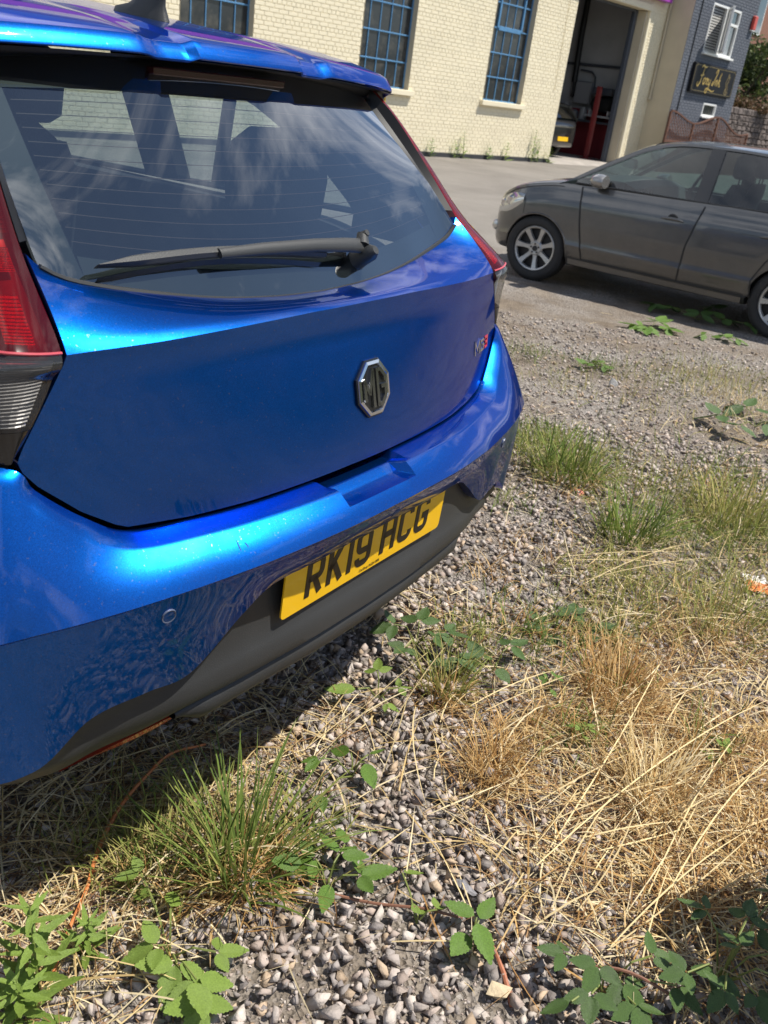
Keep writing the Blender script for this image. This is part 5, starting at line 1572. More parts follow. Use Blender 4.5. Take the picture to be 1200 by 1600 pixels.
# --- aerial fin on the roof
an = MB(); yb0, zb0 = .63, 1.401
rows = []
for (h, ya, yb, hw) in [(0, .085, -.055, .024), (.012, .078, -.050, .021), (.022, .045, -.046, .014), (.04, .012, -.047, .008), (.065, -.002, -.050, .006), (.12, -.018, -.056, .0045), (.14, -.026, -.056, .003)]:
    rows.append([(hw*math.cos(t), yb0 + lerp(yb, ya, .5 + .5*math.sin(t)), zb0 + h + .04*lerp(yb, ya, .5 + .5*math.sin(t))*(h < .02)) for t in np.linspace(0, 2*math.pi, 21)[:-1]])
an.grid(rows, closed=True); an.f.append(tuple(range(120, 140))); an.m.append(0)
an.build('aerial', M_plas, car, smooth=50)
# ------------------------------------------------------------------ gravel
def mesh_np(name, V, F, mat, cols=None, smooth=False):
    """fast mesh from arrays; F is (n, k)"""
    me = bpy.data.meshes.new(name)
    k = F.shape[1]
    me.vertices.add(len(V)); me.vertices.foreach_set('co', V.astype(np.float32).ravel())
    me.loops.add(F.size); me.loops.foreach_set('vertex_index', F.astype(np.int32).ravel())
    me.polygons.add(len(F)); me.polygons.foreach_set('loop_start', (np.arange(len(F)) * k).astype(np.int32))
    me.polygons.foreach_set('loop_total', np.full(len(F), k, np.int32))
    if smooth: me.polygons.foreach_set('use_smooth', np.ones(len(F), bool))
    me.materials.append(mat)
    me.update(calc_edges=True)
    if cols is not None:
        at = me.color_attributes.new('tone', 'FLOAT_COLOR', 'CORNER')
        arr = np.ones((F.size, 4), np.float32); arr[:, :3] = np.repeat(cols.astype(np.float32), k, axis=0)
        at.data.foreach_set('color', arr.ravel())
    return me
def hull_shape(seed, n=8):
    r = np.random.default_rng(seed); bm = bmesh.new()
    for _ in range(n):
        p = r.normal(size=3); p /= np.linalg.norm(p); p *= r.uniform(.68, 1.05); bm.verts.new((p[0] * 1.12, p[1] * .9, p[2] * .68))
    bmesh.ops.convex_hull(bm, input=bm.verts)
    bmesh.ops.delete(bm, geom=[v for v in bm.verts if not v.link_faces], context='VERTS')
    bmesh.ops.triangulate(bm, faces=bm.faces); bm.verts.index_update()
    V = np.array([v.co[:] for v in bm.verts]); F = np.array([[v.index for v in f.verts] for f in bm.faces]); bm.free()
    return V, F
SHAPES = [hull_shape(k) for k in range(14)]
STONE_COL = np.array([(.36, .33, .315), (.29, .27, .265), (.43, .39, .37), (.24, .225, .22), (.39, .34, .315), (.33, .28, .255), (.45, .42, .395), (.20, .185, .185), (.40, .32, .24)])
def rot_mats(n, r):
    q = r.normal(size=(n, 4)); q /= np.linalg.norm(q, axis=1)[:, None]; w, x, y, z = q.T
    return np.stack([1-2*(y*y+z*z), 2*(x*y-z*w), 2*(x*z+y*w), 2*(x*y+z*w), 1-2*(x*x+z*z), 2*(y*z-x*w), 2*(x*z-y*w), 2*(y*z+x*w), 1-2*(x*x+y*y)], 1).reshape(n, 3, 3)
M_pebble = pmat('stone_grey', (.3, .28, .26), .9, attr='tone', bump=.35, bscale=120, spec=.25)
def gravel(name, pts, size, seed, cols=None, **tags):
    r = np.random.default_rng(seed); n = len(pts)
    kind = r.integers(len(SHAPES), size=n); Rm = rot_mats(n, r)
    Vs, Fs, Cs, base = [], [], [], 0
    tone = STONE_COL[r.integers(len(STONE_COL), size=n)] * r.uniform(.8, 1.18, (n, 1)) * (1.08, 1.02, .96)
    for k, (V, F) in enumerate(SHAPES):
        idx = np.nonzero(kind == k)[0]
        if not len(idx): continue
        P = np.einsum('nij,vj->nvi', Rm[idx], V) * size[idx][:, None, None]
        P[:, :, 2] *= .8
        P += pts[idx][:, None, :]
        Vs.append(P.reshape(-1, 3)); Fs.append((F[None] + (np.arange(len(idx)) * len(V))[:, None, None] + base).reshape(-1, 3))
        Cs.append(np.repeat(tone[idx], len(F), axis=0)); base += len(idx) * len(V)
    me = mesh_np(name, np.concatenate(Vs), np.concatenate(Fs), M_pebble, np.concatenate(Cs))
    return link(name, me, None, **tags)
def to_ground(P2): return np.array([(x, y, gz(x, y)) for x, y in P2])
def edge_left(y):    # stones also run on beneath the blue car
    return -1.5
# where stones lie thick: along the bare strip; thinner under the straw
bare = [(ground_at(*p), s) for p, s in (((560, 1480), .32), ((700, 1450), .25), ((650, 1300), .22), ((480, 1560), .25), ((760, 1560), .25), ((620, 1180), .22), ((520, 1050), .28), ((690, 880), .30), ((850, 800), .30), ((930, 680), .45), ((1000, 620), .5), ((1080, 720), .4), ((900, 560), .6), ((850, 480), .6), ((760, 860), .35), ((830, 900), .2))]
def bareness(x, y):
    return max(math.exp(-((x - c.x)**2 + (y - c.y)**2) / (2*s*s)) for c, s in bare)
pts, siz = [], []
r_ = np.random.default_rng(5)
for (x0, x1, y0, y1, dens, smin, smax) in ((-1.1, 1.5, .75, 2.4, 4200, .0065, .023), (-1.0, 2.3, 2.4, 4.2, 2000, .009, .022), (.0, 3.6, 4.2, 6.8, 800, .008, .019)):
    n = int((x1 - x0) * (y1 - y0) * dens)
    xy = r_.uniform((x0, y0), (x1, y1), (n, 2))
    for x, y in xy:
        b = bareness(x, y)
        if r_.random() < .50 + .6 * b:
            s = smin + (smax - smin) * r_.random() ** 1.5 * (1.0 if r_.random() < .94 else 1.35)
            pts.append((x, y, gz(x, y) + s * r_.uniform(.05, .45) + (.010 * b if r_.random() < .4 else 0))); siz.append(s)
gravel('gravel', np.array(pts), np.array(siz), 21, kind='stuff')
# grit: finer chippings between the stones
n = 48000; xy = np.stack([r_.uniform(-1.1, 1.9, n), .75 + 3.6 * r_.random(n) ** 1.3], 1)
P = to_ground(xy); P[:, 2] += .001
gravel('fine_chippings', P, r_.uniform(.0025, .0065, n), 22, kind='stuff')

# ------------------------------------------------------------------ blades
def blades(P, L, azm, e0, bend, wid, cols, nseg=4, curl=None):
    """flat tapering blades as arrays: (verts, quads, face colours)"""
    N = len(P); t = np.linspace(0, 1, nseg + 1)
    el = e0[:, None] - bend[:, None] * t[None]
    az_ = azm[:, None] + (curl[:, None] * t[None] if curl is not None else 0)
    ds = (L / nseg)[:, None]
    dx, dy, dz = np.cos(el) * np.cos(az_) * ds, np.cos(el) * np.sin(az_) * ds, np.sin(el) * ds
    C = np.zeros((N, nseg + 1, 3)); C[:, 0] = P
    C[:, 1:, 0] = P[:, None, 0] + np.cumsum(dx[:, :-1], 1); C[:, 1:, 1] = P[:, None, 1] + np.cumsum(dy[:, :-1], 1); C[:, 1:, 2] = P[:, None, 2] + np.cumsum(dz[:, :-1], 1)
    side = np.stack([-np.sin(azm), np.cos(azm), np.full(N, .25)], 1)
    prof = np.interp(t, [0, .3, .75, 1], [.75, 1, .7, .08])
    off = side[:, None, :] * (wid[:, None] * prof[None])[:, :, None] * .5
    V = np.stack([C - off, C + off], 2).reshape(N, -1, 3)
    k = 2 * (nseg + 1); j = np.arange(nseg)
    Q = np.stack([2*j, 2*j + 1, 2*j + 3, 2*j + 2], 1)
    F = (Q[None] + (np.arange(N) * k)[:, None, None]).reshape(-1, 4)
    return V.reshape(-1, 3), F, np.repeat(cols, nseg, axis=0)
M_blade = pmat('grass_blade', (.3, .25, .1), .7, attr='tone', transl=.25, spec=.2)
STRAW = np.array([(.70, .56, .31), (.60, .45, .22), (.78, .66, .42), (.50, .36, .16), (.66, .55, .35)])
GOLD = np.array([(.52, .33, .13), (.44, .26, .095), (.60, .42, .20), (.36, .20, .075)])
GREEN = np.array([(.13, .19, .035), (.17, .23, .05), (.10, .15, .03), (.24, .26, .07)])
YELG = np.array([(.28, .28, .08), (.22, .25, .06), (.38, .33, .12)])
BROWN = np.array([(.24, .13, .06), (.18, .10, .05), (.30, .18, .09)])
def pick(pal, n, r): return pal[r.integers(len(pal), size=n)] * r.uniform(.75, 1.2, (n, 1))
class Cover:
    def __init__(s): s.V, s.F, s.C, s.b = [], [], [], 0
    def add(s, V, F, C): s.V.append(V); s.F.append(F + s.b); s.C.append(C); s.b += len(V)
    def build(s, name, **k): return link(name, mesh_np(name, np.concatenate(s.V), np.concatenate(s.F), M_blade, np.concatenate(s.C)), None, **k)
r_ = np.random.default_rng(9)
def scatter(c, sig, n, r, stretch=1.0):
    d = r.normal(size=(n, 2)) * sig * (1, stretch)
    return to_ground(np.array([(c.x, c.y)]) + d)
def litter(cv, px, py, sig, n, pal, r, lmin=.05, lmax=.22, w=.0029, lift=.012, stretch=1.0):
    """dry stems lying crosswise on the stones"""
    P = scatter(ground_at(px, py), sig, n, r, stretch); P[:, 2] += r.uniform(.002, .03, n)
    L = r.uniform(lmin, lmax, n); e0 = r.normal(.12, .22, n); bend = np.abs(r.normal(.2, .25, n)) + e0 * .9
    cv.add(*blades(P, L, r.uniform(0, 6.283, n), e0, bend, r.uniform(.6, 1.3, n) * w, pick(pal, n, r), curl=r.normal(0, .35, n)))
def clump(cv, px, py, sig, n, pal, r, lmin=.05, lmax=.16, w=.0026, up=1.0):
    """short standing growth"""
    P = scatter(ground_at(px, py), sig, n, r)
    L = r.uniform(lmin, lmax, n); e0 = r.normal(up, .35, n); bend = np.abs(r.normal(.8, .5, n))
    cv.add(*blades(P, L, r.uniform(0, 6.283, n), e0, bend, r.uniform(.6, 1.3, n) * w, pick(pal, n, r), curl=r.normal(0, .3, n)))

dry = Cover()
for (px, py, s, n) in ((1000, 1360, .15, 1100), (1090, 1270, .17, 1300), (1150, 1420, .14, 1000), (900, 1290, .10, 500), (960, 1200, .15, 900), (1080, 1120, .20, 1300), (1160, 1020, .22, 1200), (1010, 970, .20, 600),
                       (870, 1100, .13, 500), (790, 1190, .09, 350), (850, 1400, .09, 280), (1130, 1540, .10, 450), (760, 1010, .12, 220), (660, 960, .10, 300), (960, 890, .16, 300), (1150, 880, .22, 800),
                       (60, 1290, .14, 900), (200, 1240, .12, 700), (330, 1190, .10, 700), (440, 1130, .09, 600), (20, 1430, .08, 350), (120, 1400, .09, 350), (210, 1470, .06, 150), (70, 1560, .07, 260), (250, 1340, .09, 500),
                       (1060, 800, .22, 500), (1180, 690, .3, 500), (840, 730, .18, 350), (1000, 470, .5, 120), (880, 640, .25, 160), (520, 1320, .10, 60), (620, 1250, .12, 70), (640, 1440, .12, 40)):
    litter(dry, px, py, s, int(n*.22), STRAW if r_.random() < .85 else GOLD, r_)
    litter(dry, px, py, s * 1.1, int(n*.22), BROWN, r_, .03, .14, .0022)
    litter(dry, px, py, s * 1.05, int(n*.20), STRAW, r_, .02, .09, .0018)
# long pale stems lying right across
for (x0, y0, x1, y1) in ((860, 1350, 1180, 1090), (1000, 1420, 1200, 1170), (840, 1290, 1060, 1180), (950, 1500, 1190, 1300), (880, 1450, 1010, 1230), (760, 1130, 930, 1090), (700, 1010, 560, 1170), (870, 890, 1120, 910), (920, 930, 1190, 880), (640, 1120, 590, 1300), (990, 1580, 1060, 1400), (900, 1240, 880, 1380), (1040, 1330, 1200, 1270), (760, 1470, 690, 1330), (130, 1230, 330, 1180), (30, 1280, 200, 1180), (560, 1130, 480, 1210), (1100, 1550, 1040, 1300), (940, 1350, 1130, 1330)):
    a, b = ground_at(x0, y0), ground_at(x1, y1); d = b - a; n = 2
    for k in range(n):
        P = np.array([[a.x + r_.normal(0, .02), a.y + r_.normal(0, .02), a.z + .015 + r_.random() * .03]]); az_ = math.atan2(d.y, d.x) + r_.normal(0, .12); L = d.length * r_.uniform(.7, 1.1)
        dry.add(*blades(P, np.array([L]), np.array([az_]), np.array([.18]), np.array([.32]), np.array([.0030]), pick(STRAW[:1] * 1.05, 1, r_), nseg=8, curl=r_.normal(0, .25, 1)))
dry.build('dry_grass', kind='stuff')
gold = Cover()
for (px, py, s, n) in ((980, 1080, .10, 700), (800, 1170, .06, 350), (760, 1230, .05, 220), (1000, 1230, .09, 600), (1120, 1230, .10, 600), (1090, 1010, .12, 500), (940, 1030, .08, 350), (1010, 1140, .10, 500), (400, 1370, .06, 300), (290, 1400, .05, 200),
                       (880, 1130, .06, 260), (1180, 1180, .1, 450), (1170, 1330, .09, 450), (1080, 1420, .07, 350), (820, 990, .05, 120), (690, 1110, .04, 160), (760, 900, .06, 90), (840, 860, .08, 60), (1160, 780, .15, 300), (900, 770, .1, 120)):
    clump(gold, px, py, s * .85, int(n * .6), GOLD, r_, .04, .13, .0026, .85)
gold.build('withered_grass', kind='stuff')
short = Cover()
for (px, py, s, n, pal) in ((880, 715, .16, 900, YELG), (830, 690, .12, 450, GREEN), (1100, 800, .20, 1100, YELG), (1060, 830, .16, 500, GREEN), (1150, 760, .2, 500, GREEN), (1150, 600, .30, 600, YELG), (1170, 640, .2, 400, STRAW), (1060, 600, .25, 300, YELG), (820, 555, .12, 160, GREEN), (930, 575, .1, 150, GREEN), (880, 600, .12, 100, YELG),
                            (1020, 950, .15, 450, YELG), (1170, 940, .15, 500, YELG), (950, 900, .10, 250, YELG), (830, 1000, .10, 220, GREEN), (940, 990, .08, 160, YELG), (900, 1160, .05, 90, GREEN), (1100, 1170, .05, 60, GREEN), (320, 1290, .07, 200, YELG), (170, 1330, .07, 180, YELG), (450, 1330, .06, 160, YELG),
                            (240, 1340, .06, 130, GREEN), (720, 1010, .05, 120, YELG), (960, 1080, .05, 60, GREEN), (1000, 640, .2, 120, YELG), (790, 790, .06, 60, GREEN), (1190, 860, .12, 250, GREEN)):
    clump(short, px, py, s, n, pal, r_, .04, .13, .0028, 1.1)
short.build('short_grass', kind='stuff')

# ------------------------------------------------------------------ single tufts
def tuft(name, label, px, py, rad, n, lmin, lmax, pals, seed, w=.0042, group='green tufts in the gravel', up=1.25, cat='grass tuft'):
    r = np.random.default_rng(seed); c = ground_at(px, py)
    t_ = thing(name, label, cat, c, 0, group)
    def part(nm, n_, pal, la, lb, u, ww, rr):
        a = r.uniform(0, 6.283, n_); q = rad * rr * np.sqrt(r.random(n_))
        P = np.stack([q*np.cos(a), q*np.sin(a), np.array([gz(c.x + q[i]*math.cos(a[i]), c.y + q[i]*math.sin(a[i])) - c.z - .003 for i in range(n_)])], 1)
        az_ = a + r.normal(0, .9, n_); e0 = r.normal(u, .2, n_) - q / rad * .25
        V, F, C = blades(P, r.uniform(la, lb, n_), az_, e0, np.abs(r.normal(.55, .35, n_)), r.uniform(.7, 1.25, n_) * ww, pick(pal, n_, r), nseg=5, curl=r.normal(0, .25, n_))
        link(nm, mesh_np(nm, V, F, M_blade, C), t_)
    part('blades', n, pals[0], lmin, lmax, up, w, 1.0)
    part('undergrowth', int(n * 1.3), pals[1], lmin * .4, lmax * .5, .7, w * .6, 1.25)
    return t_
tuft('grass_tuft', 'tall green grass tuft at the edge of the blue car shadow', 372, 1378, .052, 130, .15, .31, (GREEN, GOLD), 1)
tuft('grass_tuft', 'low spreading yellow green grass tuft left of the tall one', 262, 1368, .085, 130, .06, .15, (YELG, GOLD), 2, .0032)
tuft('grass_tuft', 'yellow green grass tuft with brown base among bramble leaves beside bumper shadow', 695, 1085, .05, 120, .09, .17, (YELG, GOLD), 3, .0032)
tuft('grass_tuft', 'green leaning grass tuft just beyond the right end of the bumper', 885, 745, .13, 170, .12, .26, (GREEN, YELG), 4, .0055)
tuft('grass_tuft', 'wide green grass tuft in the middle of the straw at right', 985, 845, .11, 170, .10, .23, (GREEN, STRAW), 5, .0050)
tuft('grass_tuft', 'tall thin green grass tuft at right edge of the gravel', 1135, 815, .14, 150, .12, .28, (YELG, STRAW), 6, .0045)
tuft('grass_tuft', 'sparse seeding grass tuft near the wrapper at right edge', 1130, 985, .12, 110, .10, .26, (YELG, GOLD), 7, .0032)
tuft('grass_tuft', 'golden dry grass tuft spilling over gravel below the number plate', 955, 1095, .08, 190, .08, .20, (GOLD, STRAW), 8, .0030)
tuft('grass_tuft', 'small golden dry tuft between gravel and straw', 765, 1215, .045, 110, .06, .15, (GOLD, STRAW), 9, .0028)
tuft('grass_tuft', 'pale dry tuft in the centre of the straw mat', 1020, 1260, .07, 170, .08, .20, (STRAW, GOLD), 10, .0030)

# ------------------------------------------------------------------ broad-leaved weeds
M_bleaf = pmat('bramble_leaf', (.12, .215, .034), .42, vary=.25, vscale=22, bump=.4, bscale=70, transl=.22)
M_bleafl = pmat('bramble_leaf_pale', (.22, .32, .06), .45, vary=.2, vscale=22, bump=.4, bscale=70, transl=.3)
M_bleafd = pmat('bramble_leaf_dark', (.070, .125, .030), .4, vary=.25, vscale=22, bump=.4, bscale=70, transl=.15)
M_cane = pmat('bramble_cane', (.19, .085, .05), .55, vary=.25, vscale=30)
M_stemg = pmat('green_stem', (.17, .20, .05), .6)
M_orange = pmat('dead_cane', (.50, .17, .05), .55, vary=.3, vscale=25, bump=.3, bscale=90)
def leaflet(seed, mat, teeth=9, asp=.62, fold=.26):
    """toothed ovate leaflet, length 1 along +x, folded on its midrib with sunk veins"""
    r = random.Random(seed); q = MB(); n = teeth * 2
    mid = [(k/n, 0, -.05*math.sin(math.pi*k/n) - .10*(k/n)**2) for k in range(n + 1)]
    for sg in (-1, 1):
        e, h = [], []
        for k in range(n + 1):
            t = k/n; wd = asp*.5*math.sin(math.pi*t**.72)**.85 if 0 < t < 1 else 0
            tooth = (1.0 if k % 2 else .88) + r.uniform(-.03, .03)
            y = wd*tooth; x = t + (.02 if k % 2 else -.01)*(0 < t < 1)
            e.append((x, sg*y, mid[k][2] + fold*y + .012*r.uniform(-1, 1) - .35*y*y)); h.append((t*.97 + .01, sg*y*.5, mid[k][2] + fold*y*.5 + (.018 if k % 2 else -.006)))
        q.grid([mid, h, e])
    return q.mesh('leaf', mat, 60, fix=True)
LEAF = {m.name: [leaflet(k, m) for k in range(3)] for m in (M_bleaf, M_bleafl, M_bleafd)}
def place_leaf(parent, me, loc, az_, pitch, roll, s):
    o = link('leaf', me, parent, loc=loc); o.rotation_euler = Matrix.Rotation(az_, 3, 'Z').to_4x4().to_3x3().__matmul__(Matrix.Rotation(-pitch, 3, 'Y')).__matmul__(Matrix.Rotation(roll, 3, 'X')).to_euler(); o.scale = (s, s, s); return o
def bramble(label, px, py, leaves, mat, seed, cane=None, h=.05, group='bramble sprigs in the gravel'):
    """leaves: list of (dx px, dy px, size m, image heading deg)"""
    r = random.Random(seed); c = ground_at(px, py)
    t_ = thing('bramble_sprig', label, 'bramble', c, 0, group)
    st = MB()
    big = 1.3 if c.y < 2.6 and c.x < .4 else 1.0                  # the near sprigs are full grown
    for (dx, dy, s, hd, nl) in leaves:
        s *= big
        g_ = ground_at(px + dx, py + dy); hz = h * r.uniform(.7, 1.3); loc = Vector((g_.x - c.x, g_.y - c.y, g_.z - c.z + hz))
        base = R(hd)
        for k in range(nl):
            a_ = base + ({1: [0], 3: [0, 1.25, -1.25], 5: [0, .95, -.95, 1.9, -1.9], 2: [.5, -.5]}[nl][k]) + r.uniform(-.12, .12)
            ss = s * (1.0 if k == 0 else .8) * r.uniform(.9, 1.1)
            place_leaf(t_, r.choice(LEAF[mat.name]), loc + Vector((math.cos(a_), math.sin(a_), 0)) * s * .08, a_, r.uniform(-.4, .35), r.uniform(-.45, .45), ss)
        st.tube([(0, 0, .004), tuple(loc * .5 + Vector((0, 0, hz * .4))), tuple(loc)], .0018, 5)
    st.build('stem', M_stemg, t_)
    if cane:
        cm = MB(); pts = []
        for (x, y, hh) in cane:
            g_ = ground_at(x, y); pts.append((g_.x - c.x, g_.y - c.y, g_.z - c.z + hh))
        cm.tube([tuple(v) for v in catmull(pts, 4 * len(pts))], .0028, 6); cm.build('cane', M_cane, t_, smooth=50)
    return t_
bramble('bright green bramble leaf cluster right of the tall grass tuft', 510, 1390, [(-20, -25, .045, 200, 3), (15, -20, .05, 60, 3), (45, 5, .05, 10, 3), (0, 20, .04, 260, 1), (-40, 0, .04, 180, 1), (25, -45, .04, 100, 1)], M_bleaf, 1, [(500, 1405, .02), (580, 1420, .015), (660, 1432, .02), (720, 1447, .02)])
bramble('single large toothed bramble leaf on bare gravel near bottom', 735, 1478, [(0, -5, .062, 285, 1), (2, -12, .048, 150, 1), (8, -18, .042, 60, 1), (-8, 5, .050, 235, 1)], M_bleaf, 2, [(735, 1475, .04), (770, 1500, .02), (800, 1560, .006)], .045)
bramble('pale green bramble leaflets on a trailing stem left of the big leaf', 650, 1445, [(0, 0, .022, 80, 2), (28, 0, .022, 70, 2), (-25, -60, .03, 30, 1)], M_bleafl, 3, None, .03)
bramble('dark green leaf pair beside the pale gravel below the bumper', 550, 1215, [(-5, -15, .04, 160, 1), (15, 5, .042, 300, 1), (22, -12, .03, 30, 1), (-55, 0, .034, 210, 2), (-50, 60, .03, 250, 2)], M_bleaf, 4)
bramble('green serrated leaves at the edge of the car shadow', 590, 1095, [(-35, 10, .055, 190, 1), (-5, -15, .035, 90, 3), (30, 0, .03, 20, 3), (10, 25, .026, 300, 2)], M_bleafl, 5)
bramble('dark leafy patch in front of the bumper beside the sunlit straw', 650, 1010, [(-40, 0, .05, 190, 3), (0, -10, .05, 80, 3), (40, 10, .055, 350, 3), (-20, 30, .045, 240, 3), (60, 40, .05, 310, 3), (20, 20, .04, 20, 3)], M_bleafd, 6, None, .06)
bramble('broad green leaves behind the yellow green tuft', 770, 1050, [(-20, 0, .05, 130, 3), (20, -10, .05, 40, 3), (0, 20, .045, 300, 1), (-70, 10, .04, 190, 1)], M_bleafd, 7, None, .05)
bramble('low cut leafy weed spread on gravel in middle right', 890, 985, [(-50, 0, .06, 170, 5), (0, -10, .06, 80, 5), (40, 5, .06, 10, 5), (70, 15, .05, 340, 3), (-20, 20, .05, 230, 3), (20, 25, .05, 300, 3)], M_bleafd, 8, None, .03)
bramble('ivy like green leaves at the bottom left edge', 265, 1500, [(-20, 10, .05, 200, 3), (10, 30, .055, 270, 3), (40, 60, .055, 300, 3), (0, -40, .045, 100, 1), (70, 20, .04, 20, 3), (45, 90, .05, 280, 3), (-30, -70, .035, 150, 1), (-45, -95, .035, 160, 2)], M_bleafl, 9, None, .05)
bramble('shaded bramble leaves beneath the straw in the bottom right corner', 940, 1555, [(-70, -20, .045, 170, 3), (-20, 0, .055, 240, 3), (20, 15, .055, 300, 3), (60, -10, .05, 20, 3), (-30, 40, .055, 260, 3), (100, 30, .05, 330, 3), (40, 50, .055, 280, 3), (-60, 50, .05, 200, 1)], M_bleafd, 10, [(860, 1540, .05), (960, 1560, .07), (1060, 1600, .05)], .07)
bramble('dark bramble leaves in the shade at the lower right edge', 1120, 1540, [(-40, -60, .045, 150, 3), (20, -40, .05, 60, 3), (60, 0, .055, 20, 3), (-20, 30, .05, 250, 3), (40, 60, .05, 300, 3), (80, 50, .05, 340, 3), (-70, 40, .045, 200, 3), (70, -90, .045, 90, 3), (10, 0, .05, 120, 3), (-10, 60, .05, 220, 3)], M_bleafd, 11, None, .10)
bramble('dock like leafy weed at the right edge near the far gravel', 1180, 668, [(-60, 0, .14, 190, 3), (-20, -15, .15, 120, 3), (20, 0, .15, 40, 3), (-30, 15, .14, 230, 3), (15, 15, .14, 320, 3), (60, 0, .15, 0, 3)], M_bleafd, 12, None, .07)
bramble('low green weed in front of the grey car', 1015, 515, [(-20, 0, .14, 170, 5), (10, -3, .14, 60, 5), (25, 5, .13, 330, 5), (-5, 6, .13, 260, 5)], M_bleaf, 13, None, .04)
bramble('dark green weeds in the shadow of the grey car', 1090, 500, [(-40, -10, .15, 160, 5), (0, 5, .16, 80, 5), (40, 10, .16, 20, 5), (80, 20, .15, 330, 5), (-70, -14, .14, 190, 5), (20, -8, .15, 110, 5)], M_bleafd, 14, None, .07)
bramble('small green weed on the open gravel between the cars', 930, 577, [(-12, 0, .08, 170, 5), (12, 2, .08, 20, 5), (0, -4, .07, 90, 3)], M_bleaf, 15, None, .025)
bramble('bright green weed by the grey car rear wheel shadow', 1120, 530, [(-20, 0, .10, 170, 3), (10, 3, .11, 40, 5), (30, 6, .10, 340, 3)], M_bleaf, 16, None, .04)
for k, (px, py, lab) in enumerate(((905, 1160, 'small bright green sprout in the golden straw'), (1115, 1195, 'tiny green sprout among straw at right'), (855, 1085, 'single green leaf showing through the straw'))):
    bramble(lab, px, py, [(-8, 0, .028, 170, 3), (8, -4, .03, 50, 3), (2, 8, .026, 290, 1)], M_bleafl if k != 2 else M_bleaf, 20 + k, None, .04)

# upright weed with narrow leaves, bottom left
def upright(label, px, py, h, n, seed, mat, lw=.16, group='upright leafy weeds', ll=.05, z0=None, base=None):
    r = random.Random(seed); c = base or ground_at(px, py)
    t_ = thing('weed', label, 'weed', c, 0, group)
    st = MB(); lean = Vector((r.uniform(-.1, .1), r.uniform(-.1, .1), 1)) * h; st.tube([(0, 0, 0), tuple(lean * .5), tuple(lean)], [h*.014, h*.011, h*.005], 6); st.build('stem', M_stemg, t_)
    for k in range(n):
        f_ = .08 + .92 * k / n; p = lean * f_; a_ = k * 2.4 + r.uniform(-.3, .3); s = ll * (1.25 - .8 * f_) * r.uniform(.8, 1.2)
        o = place_leaf(t_, r.choice(NLEAF[mat.name]), p, a_, r.uniform(.1, .7), r.uniform(-.3, .3), s)
    return t_
NLEAF = {m.name: [leaflet(40 + k, m, 5, .24, .2) for k in range(3)] for m in (M_bleafl, M_bleaf)}
upright('tall narrow leaved weed in the bottom left corner', 62, 1560, .19, 26, 1, M_bleafl, ll=.075)
upright('shorter narrow leaved weed beside the orange cane at bottom left', 130, 1500, .09, 22, 2, M_bleafl, ll=.055)
upright('small narrow leaved weed at the very bottom left', 35, 1600, .10, 20, 3, M_bleafl, ll=.07)
for k, (s, h) in enumerate(((-.35, .42), (.55, .38), (.85, .62), (1.85, .34), (2.55, .45), (3.68, .80), (3.95, .62), (4.45, .42))):
    lab = ('leafy weed at the wall foot beside the tail lamp', 'short weed at the foot of the cream wall', 'tall pale weed against the black plinth', 'bushy low weed at the black plinth', 'thin weed under the third barred window', 'tallest weed at the wall near the vehicle door', 'slim weed leaning by the tallest one', 'last small weed at the wall corner by the door')[k]
    upright(lab, 0, 0, h, 20, 30 + k, M_bleafl if k % 3 else M_bleaf, ll=.16, group='weeds along the wall foot', base=wpt(s, -.10, GW + .02))

# dead orange cane at bottom left
cn = thing('dead_cane', 'orange brown dead bramble cane trailing from the car shadow to the bottom left', 'cane', ground_at(170, 1330))
c0 = ground_at(170, 1330); pts = []
for (x, y, h) in ((320, 1180, .03), (265, 1207, .05), (228, 1245, .055), (192, 1285, .05), (165, 1330, .045), (147, 1370, .035), (135, 1410, .03), (105, 1480, .03), (80, 1545, .02)):
    g_ = ground_at(x, y); pts.append((g_.x - c0.x, g_.y - c0.y, g_.z - c0.z + h))
q = MB(); q.tube([tuple(v) for v in catmull(pts, 40)], [.0042 - .0015*abs(k - 20)/20 for k in range(40)], 7); q.build('cane', M_orange, cn, smooth=50)
q = MB()
for k in (8, 14, 20, 26): 
    v = catmull(pts, 40)[k]; q.tube([tuple(v), tuple(v + Vector((.012, -.01, .014)))], [.002, .0004], 5)
q.build('thorns', M_orange, cn)
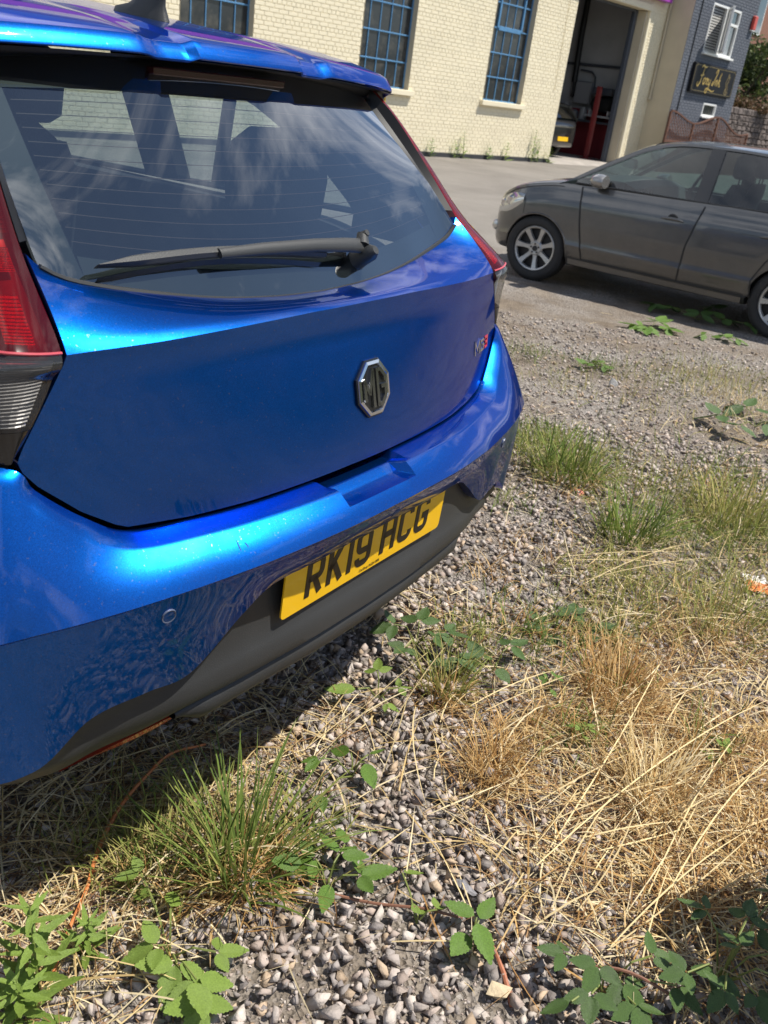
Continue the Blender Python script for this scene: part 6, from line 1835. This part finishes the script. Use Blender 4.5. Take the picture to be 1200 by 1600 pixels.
# rusty stub beside the big leaf
st_ = thing('cane_stub', 'short rusty red cane stub standing on gravel below the big leaf', 'cane', ground_at(790, 1560))
a, b = ground_at(800, 1575), ground_at(768, 1490); c0 = ground_at(790, 1560)
q = MB(); q.tube([(a.x - c0.x, a.y - c0.y, .004), ((a.x + b.x)/2 - c0.x, (a.y + b.y)/2 - c0.y, .02), (b.x - c0.x, b.y - c0.y, .02)], [.005, .0045, .003], 7); q.build('stub', pmat('rust_cane', (.33, .12, .06), .6, vary=.3, vscale=40), st_, smooth=50)

# bramble thicket just off the lower right corner, whose shade falls into view
bush('bramble_thicket', 'dark bramble thicket at the lower right corner shading the straw', 'bush', (1.02, 1.03, 0.0), (.25, .36, .15), 1500, .028, 77, [(.03, .06, .018), (.045, .085, .025), (.02, .04, .012)], .006)
# litter and odd stones
def crumple(name, label, cat, px, py, s, mats, seed, asp=1.6):
    r = random.Random(seed); c = ground_at(px, py); t_ = thing(name, label, cat, c + Vector((0, 0, .015)), r.uniform(0, 6))
    q_ = MB(); n = 9; rows = [[(asp*s*(i/n - .5), s*(j/n - .5), s*.22*noise.noise((i*.45 + seed, j*.5, seed))) for j in range(n + 1)] for i in range(n + 1)]
    q_.grid(rows); half = [0 if (k // n) < n*.45 else 1 for k in range(n*n)]; q_.m = half
    q_.build('film', mats, t_, fix=False, smooth=25); return t_
crumple('food_wrapper', 'crumpled orange and white food wrapper in the grass at right edge', 'wrapper', 1180, 918, .075, [pmat('wrap_orange', (.75, .22, .06), .4), pmat('wrap_white', (.80, .76, .72), .4)], 3)
for k, (px, py, s, cl, lab) in enumerate(((775, 1555, .026, (.50, .40, .26), 'sandy yellow pebble among the grey gravel at bottom'), (955, 605, .05, (.52, .50, .47), 'large pale flat stone on the far gravel'), (728, 1390, .030, (.27, .26, .27), 'big dark angular stone beside the straw'), (905, 773, .028, (.55, .20, .14), 'small red brick chip beyond the bumper'))):
    V, F = SHAPES[k + 2]; c = ground_at(px, py); q = MB(); q.add([tuple(v * s) for v in V], [tuple(f) for f in F])
    o = q.build('stone', pmat('odd_stone%d' % k, cl, .85, vary=.15, vscale=60, bump=.3, bscale=200)); o.location = c + Vector((0, 0, s*.45)); o['label'] = lab; o['category'] = 'stone'
